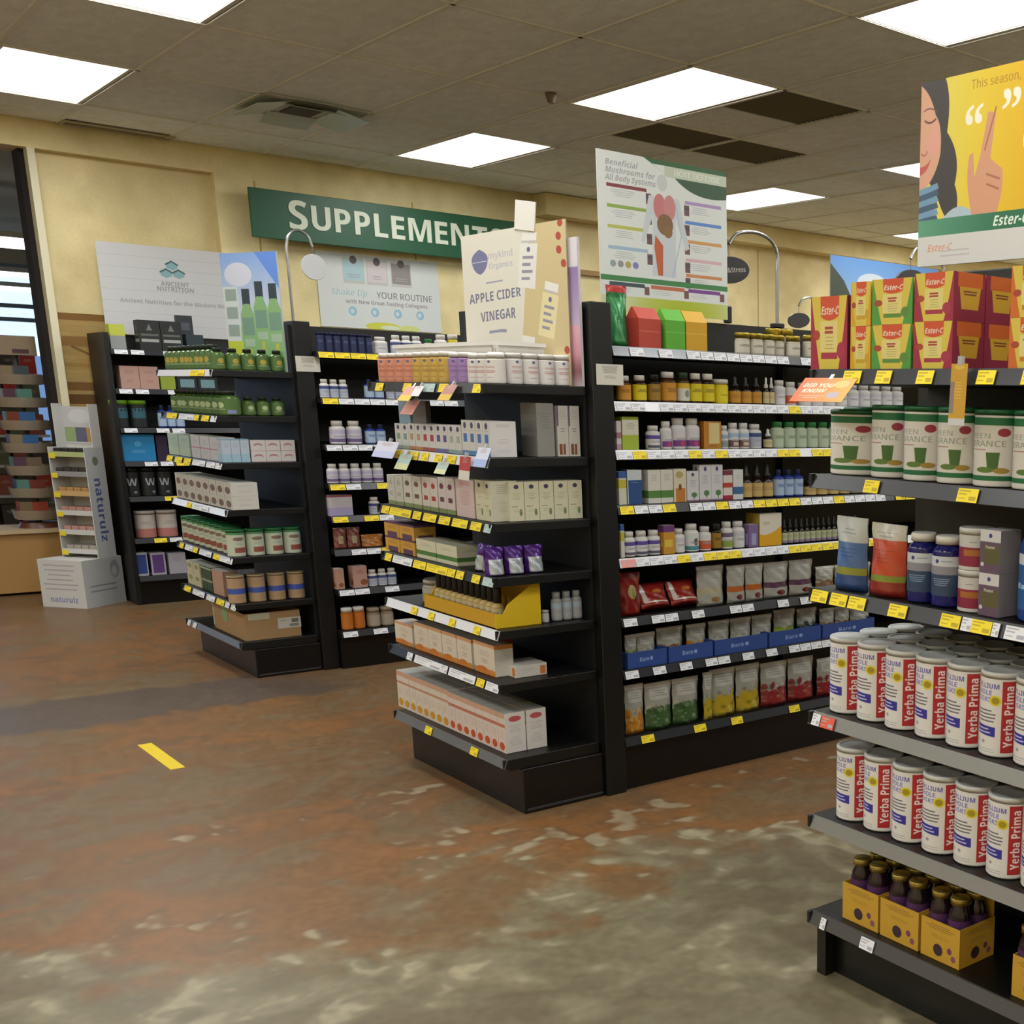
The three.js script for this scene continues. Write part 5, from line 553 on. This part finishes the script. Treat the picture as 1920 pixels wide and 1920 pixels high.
// anatomy chart above the middle gondola
board('anatomy_chart', 'tall white body systems chart with human figure above the middle gondola', 'poster', 2.748, 4.5, 3.385, 4.5, 1.9, 2.512, printMat(640, 640, (g, w, h) => { g.fillStyle = '#d2d6d4'; g.fillRect(0, 0, w, h);
  g.fillStyle = '#2c5a34'; g.beginPath(); g.moveTo(w * 0.34, 0); g.lineTo(w, 0); g.lineTo(w, 20); g.lineTo(w * 0.4, 20); g.lineTo(w * 0.5, 50); g.fill(); g.fillStyle = '#b9c2b0'; g.fillRect(w * 0.5, 20, w * 0.5, 44); txt(g, 'HOST DEFENSE', w * 0.76, 42, 32, '#dfe2da', 'center', 'normal', 'serif', 270); g.fillStyle = '#34523c'; g.beginPath(); g.moveTo(w * 0.58, 64); g.lineTo(w, 64); g.lineTo(w, 118); g.quadraticCurveTo(w * 0.74, 150, w * 0.58, 64); g.fill();
  ['Beneficial', 'Mushrooms for', 'All Body Systems'].forEach((s, i) => txt(g, s, 34, 42 + i * 30, 32, '#9b9ea4', 'left', 'italic bold', 'sans-serif', 240));
  const item = (x, y, c, flip) => { g.fillStyle = c; g.fillRect(x, y, 190, 14); bars(g, x + 16, y + 22, 120, 4, 8, '#b0b2b6', 3); g.fillStyle = '#6c4c50'; g.fillRect(flip ? x - 4 : x + 186, y + 18, 26, 44); g.fillStyle = '#4c4450'; g.fillRect(flip ? x - 4 : x + 186, y + 26, 26, 12); };
  item(40, 126, '#7c3a40'); item(40, 208, '#8aa44c'); item(40, 290, '#b0b45c'); item(40, 374, '#98b0c8'); item(420, 150, '#a48cbc', 1); item(420, 232, '#5a84c8', 1); item(420, 312, '#c8965c', 1); item(420, 390, '#cfa8b4', 1); item(420, 456, '#c48454', 1);
  ell(g, w * 0.48, 92, 26, 34, '#bfc3c4'); g.fillStyle = '#bfc6cc'; g.beginPath(); g.moveTo(240, 150); g.lineTo(390, 150); g.lineTo(440, 350); g.lineTo(420, 360); g.lineTo(370, 230); g.lineTo(370, 480); g.lineTo(250, 480); g.lineTo(258, 230); g.lineTo(212, 350); g.lineTo(198, 340); g.fill(); ell(g, 292, 190, 30, 52, '#bf7474'); ell(g, 342, 190, 30, 52, '#c08080'); ell(g, 318, 262, 40, 44, '#7c5c3c'); ell(g, 332, 290, 22, 26, '#84603c'); g.fillStyle = '#b85c38'; g.beginPath(); g.moveTo(268, 310); g.lineTo(306, 350); g.lineTo(302, 476); g.lineTo(278, 476); g.lineTo(262, 360); g.fill(); g.strokeStyle = '#a4b4d0'; g.lineWidth = 5; g.beginPath(); g.moveTo(372, 170); g.lineTo(400, 300); g.lineTo(350, 480); g.stroke();
  for (const [x, c] of [[60, '#8c9a98'], [96, '#8c8c90'], [132, '#a89c5c'], [168, '#7c7cb8']]) ell(g, x, 446, 14, 14, c);
  g.fillStyle = '#3f7c48'; g.fillRect(0, 494, w, 22); [[40, '#3c4c54'], [240, '#b86a4c'], [430, '#74448c']].forEach(([x, c]) => { g.fillStyle = c; g.fillRect(x, 520, 170, 16); bars(g, x, 542, 110, 3, 7, '#b0b2b6', 2); g.fillStyle = '#74504c'; g.fillRect(x + 168, 530, 24, 34); }); const gr = g.createRadialGradient(w * 0.62, 660, 10, w * 0.62, 640, 280); gr.addColorStop(0, '#a2b41c'); gr.addColorStop(0.6, '#b2bc54'); gr.addColorStop(1, '#c6cc9c'); g.fillStyle = gr; g.fillRect(0, 575, w, 70); }));
{ const b = mesh('chart_clip', rbox(0.03, 0.075, 0.03, 0.006), BLACK, null, 3.4, 1.924, -4.52); tag(b, 'black clip holding the anatomy chart edge', 'clip'); }
// yellow poster above the nearest endcap
board('vitamin_poster', 'large yellow vitamin poster with a smiling person crossing fingers', 'poster', 2.45, 2.405, 2.45, 1.33, 1.915, 2.372, printMat(1200, 512, (g, w, h) => { const gr = g.createLinearGradient(0, 0, w * 0.4, 0); gr.addColorStop(0, '#d8cf64'); gr.addColorStop(0.5, '#dcc02c'); gr.addColorStop(1, '#d8a400'); g.fillStyle = gr; g.fillRect(0, 0, w, h); const s = h / 457; g.save(); g.scale(s, s);
  // hair, face, scarf, hand
  g.fillStyle = '#3a3432'; g.beginPath(); g.moveTo(0, 0); g.lineTo(86, 0); g.quadraticCurveTo(110, 50, 96, 130); g.quadraticCurveTo(150, 190, 128, 260); g.quadraticCurveTo(150, 300, 130, 352); g.quadraticCurveTo(96, 352, 70, 290); g.lineTo(0, 200); g.fill();
  g.fillStyle = '#cf9c80'; g.beginPath(); g.moveTo(0, 6); g.quadraticCurveTo(36, 30, 54, 84); g.quadraticCurveTo(80, 110, 74, 180); g.quadraticCurveTo(62, 232, 20, 262); g.lineTo(0, 268); g.fill(); ell(g, 46, 150, 24, 28, '#d49a88'); g.strokeStyle = '#6a4438'; g.lineWidth = 5; g.beginPath(); g.moveTo(14, 92); g.quadraticCurveTo(34, 108, 56, 92); g.stroke(); g.lineWidth = 3; g.beginPath(); g.moveTo(10, 70); g.quadraticCurveTo(34, 58, 58, 76); g.stroke(); g.strokeStyle = '#a86a58'; g.lineWidth = 4; g.beginPath(); g.moveTo(4, 172); g.quadraticCurveTo(20, 186, 26, 168); g.stroke(); g.fillStyle = '#b85850'; g.beginPath(); g.moveTo(0, 206); g.quadraticCurveTo(26, 206, 40, 188); g.quadraticCurveTo(30, 222, 0, 226); g.fill();
  g.fillStyle = '#a8bcc8'; g.beginPath(); g.moveTo(70, 360); g.quadraticCurveTo(130, 290, 190, 330); g.lineTo(196, 362); g.fill(); for (let k = 0; k < 7; k++) { g.fillStyle = k % 2 ? '#3c5670' : '#6c94b0'; g.beginPath(); g.moveTo(0, 262 + k * 15); g.quadraticCurveTo(40, 256 + k * 15, 66, 250 + k * 16); g.lineTo(72, 264 + k * 16); g.quadraticCurveTo(40, 272 + k * 15, 0, 277 + k * 15); g.fill(); }
  g.fillStyle = '#cb9474'; g.beginPath(); g.moveTo(196, 366); g.lineTo(180, 300); g.quadraticCurveTo(166, 250, 176, 196); g.lineTo(190, 190); g.lineTo(196, 250); g.lineTo(214, 200); g.lineTo(236, 100); g.lineTo(262, 106); g.lineTo(248, 210); g.lineTo(290, 240); g.quadraticCurveTo(300, 300, 262, 366); g.fill(); g.strokeStyle = '#a4664c'; g.lineWidth = 5; g.beginPath(); g.moveTo(262, 92); g.lineTo(228, 190); g.stroke(); g.beginPath(); g.moveTo(236, 246); g.lineTo(282, 262); g.moveTo(238, 270); g.lineTo(280, 286); g.stroke();
  txt(g, 'This season, wh', 176, 30, 30, '#a88018', 'left', 'normal', 'sans-serif', 260); txt(g, '\u201C', 188, 132, 150, '#ece8d8', 'center', 'bold', 'serif'); txt(g, '\u201D', 312, 112, 150, '#ece8d8', 'center', 'bold', 'serif'); txt(g, 'C', 348, 180, 96, '#ece8d8', 'left', 'bold', 'sans-serif', 100);
  const gg = g.createLinearGradient(0, 0, 300, 0); gg.addColorStop(0, '#5c9a7c'); gg.addColorStop(1, '#24694a'); g.fillStyle = gg; g.fillRect(0, 340, 1200, 42); txt(g, 'Ester-C\u00AE', 262, 361, 34, '#dfe6dc', 'left', 'italic bold'); g.fillStyle = '#cbcbc9'; g.fillRect(0, 382, 1200, 80); txt(g, 'Ester-C', 34, 412, 26, '#cf9a84', 'left', 'italic bold'); bars(g, 80, 420, 110, 2, 12, '#b4b4b4', 4); g.restore(); }), std('#c4c0ae', 0.6), 0.008);
board('landscape_poster', 'poster of a dark forest valley under a blue sky', 'poster', 6.7, 7.55, 7.95, 7.55, 1.912, 2.7, printMat(512, 256, (g, w, h) => { const gr = g.createLinearGradient(0, 0, 0, h); gr.addColorStop(0, '#5c8cc8'); gr.addColorStop(0.7, '#a4b8cc'); g.fillStyle = gr; g.fillRect(0, 0, w, h); ell(g, 190, 60, 70, 26, '#bcc6d0'); ell(g, 330, 70, 60, 24, '#a8bcd4'); g.fillStyle = '#3c4438'; g.beginPath(); g.moveTo(0, 20); g.lineTo(60, 60); g.lineTo(120, 130); g.lineTo(160, h); g.lineTo(0, h); g.fill(); g.fillStyle = '#3a3648'; g.beginPath(); g.moveTo(120, 110); g.lineTo(240, 120); g.lineTo(256, 50); g.lineTo(292, 50); g.lineTo(300, 120); g.lineTo(w, 150); g.lineTo(w, h); g.lineTo(140, h); g.fill(); g.fillStyle = '#6c7440'; g.fillRect(20, 190, 100, 66); }), null, 0.008);
// ------------------------------------------------------------------ hanging oval aisle signs on bent poles
function ovalSign(label, aP, aS, d, hBase, hTop, words, dark = true) {
  const g = group('hanging_aisle_sign', aP, hBase, -d, label, 'sign'), s = Math.sign(aS - aP), w = Math.abs(aS - aP); const pts = [[0, 0], [0, (hTop - hBase) * 0.62], [0, (hTop - hBase) * 0.8], [s * w * 0.12, (hTop - hBase) * 0.93], [s * w * 0.45, hTop - hBase], [s * w * 0.85, (hTop - hBase) * 0.95], [s * w, (hTop - hBase) * 0.84]].map(p => new THREE.Vector3(p[0], p[1], 0));
  const pole = new THREE.Mesh(new THREE.TubeGeometry(new THREE.CatmullRomCurve3(pts), 40, 0.008, 8), phys('#a4a4a4', 0.25, { metalness: 0.8 })); pole.name = 'bent_pole'; g.add(pole); const foot = new THREE.Mesh(rbox(0.05, 0.02, 0.05, 0.004), BLACK); foot.name = 'pole_foot'; foot.position.y = 0.01; g.add(foot);
  const R = 0.11, yc = (hTop - hBase) * 0.84 - 0.11; const sh = new THREE.Shape(); sh.absellipse(0, 0, R, 0.055, 0, Math.PI * 2); const eg = new THREE.ExtrudeGeometry(sh, { depth: 0.006, bevelEnabled: true, bevelSize: 0.002, bevelThickness: 0.002, bevelSegments: 1, curveSegments: 28 }); const oval = new THREE.Mesh(eg, dark ? std('#26252a', 0.3) : std('#c9cacc', 0.15)); oval.name = 'oval_plate'; oval.position.set(s * w, yc, -0.003); oval.rotation.z = dark ? 0.12 : 0; g.add(oval);
  const tie = new THREE.Mesh(new THREE.CylinderGeometry(0.002, 0.002, 0.06, 6), std('#777', 0.4)); tie.name = 'hanger'; tie.position.set(s * w, yc + 0.08, 0); g.add(tie);
  if (words) { const pl = new THREE.Mesh(new THREE.PlaneGeometry(R * 1.7, 0.06), printMat(256, 80, (c, W, H) => { c.fillStyle = '#26252a'; c.fillRect(0, 0, W, H); txt(c, words, W / 2, H / 2, 40, '#a8a8a4', 'center', 'bold', 'sans-serif', W * 0.95); }, 0.4)); pl.name = 'lettering'; pl.position.set(0, 0, 0.0086); oval.add(pl); } shade(g); return g; }
ovalSign('black oval sign reading Sleep and Stress on a bent chrome pole', 3.705, 3.43, 4.545, 1.886, 2.292, 'Sleep&Stress');
ovalSign('black oval sign on a bent pole over the far middle gondola', 4.82, 4.58, 4.545, 1.886, 2.35, null);
ovalSign('black oval sign on a bent pole over the green bottle gondola', 6.62, 6.38, 7.56, 1.911, 2.36, null);
{ const s = ovalSign('round white sign on a bent pole behind the bottle board', 2.6, 2.74, 7.56, 1.911, 2.435, null, false); s.children[2].scale.set(0.62, 1.25, 1); }  // reflected glare on the glossy plate is painted in as its pale colour
// ------------------------------------------------------------------ floor tape
{ const t = mesh('floor_tape', rbox(0.055, 0.002, 0.49, 0.0008), std('#d8bc14', 0.5), null, 1.27, 0.001, -5.755); t.rotation.y = 0.01; tag(t, 'short strip of yellow tape on the brown floor', 'tape'); }
// ------------------------------------------------------------------ mural print on the recessed wall
{ const m = mesh('wall_mural', cartonGeo(1.06, 2.05, 0.004, sw('#b8a070'), sw('#b8a070'), sw('#b8a070')), printMat(384, 768, (g, w, h) => { g.fillStyle = '#b49c60'; g.fillRect(0, 0, w, h); for (let k = 0; k < 500; k++) { g.fillStyle = `rgba(${120 + rnd() * 60 | 0},${84 + rnd() * 50 | 0},${40 + rnd() * 30 | 0},0.12)`; g.beginPath(); g.ellipse(rnd() * w, rnd() * h, 20 + rnd() * 60, 4 + rnd() * 16, 0, 0, 6.3); g.fill(); } const bandc = (y, t, c) => { g.fillStyle = c; g.fillRect(0, y, w, t); }; bandc(0, 18, '#84602e'); bandc(60, 26, '#8f6a38'); bandc(130, 10, '#a07c44'); bandc(180, 22, '#7a5628'); bandc(212, 26, '#67451f'); bandc(250, 10, '#80602e'); g.strokeStyle = '#7a5a2c'; g.lineWidth = 6; for (const [x0, x1] of [[20, 200], [120, 330]]) { g.beginPath(); g.moveTo(x0, 86); g.lineTo(x1, 180); g.stroke(); } bandc(300, 470, '#a88450'); }, 0.8), null, 2.585, 0.0, -(WALL + 0.096)); const uv = m.geometry.attributes.uv; for (let k = 16; k < 20; k++) uv.setXY(k, [0, 1, 0, 1][k - 16], [1, 1, 0, 0][k - 16]); tag(m, 'brown barn timber mural on the recessed wall', 'mural'); }
// ------------------------------------------------------------------ cardboard bar display beside the wall shelving
{
  const pF = [1.66, 10.36], pN = [1.873, 10.058], u = [pN[0] - pF[0], pN[1] - pF[1]], len = Math.hypot(...u), ang = Math.atan2(u[1], u[0]);   // front edge runs from far corner to near corner
  const cx = (pF[0] + pN[0]) / 2 + 0.025 - u[1] / len * 0.165, cd = (pF[1] + pN[1]) / 2 + u[0] / len * 0.165; const g = group('snack_bar_display', cx, 0, -cd, 'white cardboard floor display of snack bars with blue vertical lettering', 'display stand'); g.rotation.y = ang;
  const card = std('#c9c8c4', 0.7), W = 0.36, D = 0.35, p = (name, w, h, d, x, y, z, m = card, par = g) => { const q = new THREE.Mesh(box(w, h, d), m); q.name = name; q.position.set(x, y, z); par.add(q); return q; };
  p('display_base', W, 0.34, D, 0, 0.17, 0); const ff = new THREE.Mesh(new THREE.PlaneGeometry(W, 0.34), printMat(256, 240, (c, w, h) => { c.fillStyle = '#c6c6c6'; c.fillRect(0, 0, w, h); bars(c, 20, 24, 200, 6, 24, '#a4a4ac', 7); txt(c, 'naturulz', w / 2, h - 40, 40, '#7c84b4', 'center', 'bold'); })); ff.name = 'base_print'; ff.position.set(0, 0.17, D / 2 + 0.001); g.add(ff); const fs = new THREE.Mesh(new THREE.PlaneGeometry(D, 0.34), printMat(256, 240, (c, w, h) => { c.fillStyle = '#a2a4a4'; c.fillRect(0, 0, w, h); bars(c, 30, 130, 180, 2, 26, '#7c7e82', 8); ell(c, 205, 60, 30, 46, '#84868a'); ell(c, 200, 70, 18, 24, '#a2a4a4'); })); fs.name = 'side_print'; fs.rotation.y = Math.PI / 2; fs.position.set(W / 2 + 0.001, 0.17, 0); g.add(fs);
  const tw = 0.29, td = 0.16, z0 = -0.06, xo = 0.03; for (const s of [-1, 1]) p('side_wall', 0.006, 0.78, td, xo + s * tw / 2, 0.73, z0, card); p('back_wall', tw, 1.06, 0.006, xo, 0.87, z0 - td / 2, card);
  for (const s of [-1, 1]) p('upper_side', 0.006, 0.3, td * 0.5, xo + s * tw / 2, 1.27, z0 - td / 4, card);
  const vt = new THREE.Mesh(new THREE.PlaneGeometry(td, 0.78), printMat(128, 500, (c, w, h) => { c.fillStyle = '#b4b6b8'; c.fillRect(0, 0, w, h); ell(c, w / 2, 60, 20, 20, '#6c7c60'); c.save(); c.translate(w / 2, h / 2 + 30); c.rotate(Math.PI / 2); txt(c, 'naturulz', 0, 0, 72, '#4c588c', 'center', 'bold', 'sans-serif', 360); c.restore(); })); vt.name = 'vertical_lettering'; vt.rotation.y = Math.PI / 2; vt.position.set(xo + tw / 2 + 0.0045, 0.73, z0); g.add(vt);
  const hd = new THREE.Mesh(new THREE.PlaneGeometry(tw - 0.02, 0.26), printMat(200, 180, (c, w, h) => { c.fillStyle = '#b9b9bc'; c.fillRect(0, 0, w, h); ell(c, 100, 46, 70, 34, '#c6c8cc'); [['#8ca070', 0], ['#5c6078', 64], ['#b8905c', 130]].forEach(([k, x]) => { c.fillStyle = k; c.fillRect(x, 100, 66, 70); }); })); hd.name = 'header_print'; hd.position.set(xo, 1.27, z0 - td / 2 + 0.005); g.add(hd);
  const ln = ['#a8b47c', '#8c8c90', '#c0a070', '#c4c4c4', '#c4c4c4', '#c4c4c4']; ln.forEach((c, k) => { const y = 1.06 - k * 0.137, t = p('tier', tw - 0.008, 0.005, td - 0.01, xo, y, z0, card); const f = p('tier_front', tw - 0.006, 0.035, 0.004, 0, 0.012, td / 2, std(c, 0.6), t); p('price_tag', 0.05, 0.034, 0.003, -tw / 2 + 0.03, 0.0, td / 2 + 0.004, std('#e0cc34', 0.5), t); }); shade(g);
  const bar = ['#2c2a2c', '#3a3436', '#b08858', '#b4847c', '#b88c84', '#a8a49c'].map((c, k) => ({ name: 'snack_bar', cat: 'snack bar', desc: ['black snack bar', 'charcoal snack bar', 'tan snack bar', 'rose snack bar', 'pink snack bar', 'pale grey snack bar'][k], depth: () => 0.1, make: (w, h, d) => new THREE.Mesh((() => { const q = new RoundedBoxGeometry(w, h, d, 1, 0.006); q.translate(0, h / 2, 0); return q; })(), std(c, 0.35)) }));
  const cA = Math.cos(ang), sA = Math.sin(ang); ln.forEach((_, k) => { for (let i = 0; i < 4; i++) { const lx = xo + (i - 1.5) * 0.062, lz = z0 + 0.015; put(bar[k], 0.055, 0.05, 0.1, cx + lx * cA + lz * sA, 1.064 - k * 0.137, cd - (-lx * sA + lz * cA), ang, `${bar[k].desc} on a tier of the white cardboard display`); } });
}
// ------------------------------------------------------------------ spinner rack on a wooden cabinet
{
  const g = group('wooden_cabinet', 1.74, 0, -11.2, 'low wooden cabinet with pale top under the spinner rack', 'cabinet'); ext('cabinet_body', std('#a8804a', 0.55), g, 1.5, 1.98, 0.02, 0.46, 11.0, 11.4); ext('cabinet_top', std('#b9a684', 0.45), g, 1.46, 2.0, 0.46, 0.49, 10.97, 11.44); ext('corner_trim', std('#3c2c20', 0.6), g, 1.495, 1.512, 0.02, 0.46, 10.994, 11.0);
  const a = 1.86, d = 11.15, r = group('spinner_rack', a, 0.49, -d, 'clear plastic spinner rack of packets on the wooden cabinet', 'rack'); const pol = new THREE.Mesh(new THREE.CylinderGeometry(0.02, 0.02, 1.35, 12), std('#4a4440', 0.4)); pol.name = 'post'; pol.position.y = 0.675; r.add(pol); const cap = new THREE.Mesh(rbox(0.24, 0.14, 0.2), std('#8c7a64', 0.6)); cap.name = 'header_box'; cap.position.y = 1.33; r.add(cap); const capd = new THREE.Mesh(box(0.1, 0.03, 0.002), std('#4c2c34', 0.6)); capd.name = 'header_print'; capd.position.set(0.02, 1.29, 0.101); r.add(capd); const base = new THREE.Mesh(new THREE.CylinderGeometry(0.12, 0.14, 0.04, 20), std('#5c3424', 0.4)); base.name = 'base'; base.position.y = 0.02; r.add(base);
  for (let k = 0; k < 7; k++) { const t = new THREE.Mesh(new THREE.CylinderGeometry(0.175, 0.16, 0.07, 6, 1, true), phys('#b8a894', 0.2, { transmission: 0.5, thickness: 0, side: THREE.DoubleSide })); t.name = 'pocket_ring'; t.position.y = 0.1 + k * 0.165; r.add(t); const dk = new THREE.Mesh(new THREE.CylinderGeometry(0.14, 0.14, 0.006, 6), std('#7a6a58', 0.5)); dk.name = 'pocket_floor'; dk.position.y = -0.034; t.add(dk); } shade(r);
  const cols = ['#3c444c', '#6a5a44', '#4a2c44', '#4c7870', '#6a3024', '#2c5a8c', '#4c3048', '#7c7058', '#2c3468', '#8c3a24']; const packs = cols.map((c, i) => ({ name: 'packet', cat: 'packet', desc: ['slate', 'khaki', 'plum', 'teal', 'brick red', 'blue', 'dark plum', 'olive', 'indigo', 'rust'][i] + ' packet', depth: () => 0.03, make: (w, h, dd) => new THREE.Mesh((() => { const q = new THREE.BoxGeometry(w, h, dd); q.translate(0, h / 2, 0); return q; })(), std(c, 0.4)) }));
  const pick = [[9, 1, 9], [8, 3, 4], [3, 6, 1], [6, 7, 5], [3, 4, 5], [7, 2, 3], [0, 7, 0]]; pick.forEach((p, k) => p.forEach((c, i) => { const th = -0.75 + (i - 1) * 0.75; put(packs[c], 0.1, 0.125, 0.02, a + Math.sin(th) * 0.11, 0.49 + 0.1 + k * 0.165 - 0.028, d - Math.cos(th) * 0.11, th, `${cols && packs[c].desc} in a pocket of the spinner rack`); }));
}
// ------------------------------------------------------------------ area beyond the opening
{
  const far = group('white_shelf_unit', 2.3, 0, -15.3, 'pale white shelving seen through the opening', 'shelf unit'), wm = std('#b8bcc0', 0.5); ext('back_panel', wm, far, 1.7, 2.72, 0.1, 1.75, 15.5, 15.54); for (let k = 0; k < 6; k++) { const s = ext('shelf', wm, far, 1.7, 2.72, 0.12 + k * 0.3, 0.145 + k * 0.3, 15.1, 15.5); }
  const bk = [['red box', '#a83028'], ['olive box', '#5c5c44'], ['rust box', '#8c4838'], ['dark box', '#3a3630']].map(([n, c]) => carton(n, lab({ bg: c, lines: [[0.3, 3, '#b0a89c']] }), null, sw(c), { depth: () => 0.15 })); for (let k = 0; k < 6; k++) for (let i = 0; i < 6; i++) put(bk[(i + k * 3) % 4], 0.13, 0.2, 0.15, 1.8 + i * 0.165, 0.1465 + k * 0.3, 15.22, 0, `${bk[(i + k * 3) % 4].desc} on the white shelving beyond the opening`);
  for (const [px, py, d] of [[20, 456, 14], [20, 515, 17], [20, 542, 18.3]]) { const h = solveH(py, solveA(px, 3, d), d), a = solveA(px, h, d), g = group('strip_lamp', a, h, -d, 'long fluorescent strip lamp hanging beyond the opening', 'lamp', 'strip lamps beyond the opening'); const hh = d === 14 ? 0.09 : 0.05; ext('lamp_body', std('#c4c8cc', 0.5), g, a - 1.2, a + 0.35, h + hh / 2, h + hh / 2 + 0.05, d - 0.06, d + 0.06); const tb = ext('tube', new THREE.MeshStandardMaterial({ color: '#fff', emissive: '#f4f8ff', emissiveIntensity: 2.2 }), g, a - 1.18, a + 0.33, h - hh / 2, h + hh / 2, d - 0.045, d + 0.045); const l = new THREE.RectAreaLight('#f2f6ff', 3, 1.5, 0.09); l.rotation.x = -Math.PI / 2; place(l, g, a - 0.42, h - hh / 2 - 0.004, -d); for (const s of [-1, 0.25]) ext('suspension_rod', std('#888', 0.5), g, a + s - 0.004, a + s + 0.004, h + hh / 2 + 0.05, CEIL, d - 0.004, d + 0.004); }
  // window front: frames and panes
  const fm = std('#6a7a90', 0.4), W0 = -4.3, W1 = 7.6, D = 19.6; struct('wall_window', box(W1 - W0, 0.75, 0.15), std('#a8a494', 0.8), (W0 + W1) / 2, 0.375, -(D + 0.075)); struct('trim_20', box(W1 - W0, CEIL - 3.04, 0.15), std('#a8a494', 0.8), (W0 + W1) / 2, (CEIL + 3.04) / 2, -(D + 0.075));
  let n = 1; for (let a = W0; a < W1 - 0.1; a += 1.7) { const b = Math.min(a + 1.7, W1), win = new THREE.Group(); win.name = 'window_' + n++; win.userData.kind = 'structure'; win.userData.label = 'tall shop front window pane with grey frame'; place(win, null, (a + b) / 2, 0.75, -D); for (const h of [0.77, 2.33, 2.5, 3.0]) ext('window_rail', fm, win, a, b, h, h + 0.05, D, D + 0.1); for (const x of [a, b - 0.06]) ext('window_mullion', fm, win, x, x + 0.06, 0.75, 3.04, D, D + 0.1); ext('window_pane', phys('#ffffff', 0.02, { transmission: 1, thickness: 0 }), win, a + 0.06, b - 0.06, 0.8, 3.02, D + 0.05, D + 0.056); shade(win); }
  // ground and pale building front outside
  struct('ground_outside', box(40, 0.1, 30), std('#a8a8a4', 0.9), 2, -0.06, -(20 + 15)); struct('building_outside', box(40, 2.2, 0.4), std('#8fa4c0', 0.9), 2, 1.1, -36);
}
finishGroups();
atlasTex.needsUpdate = true;
scene.add(camera);
renderer.render(scene, camera);
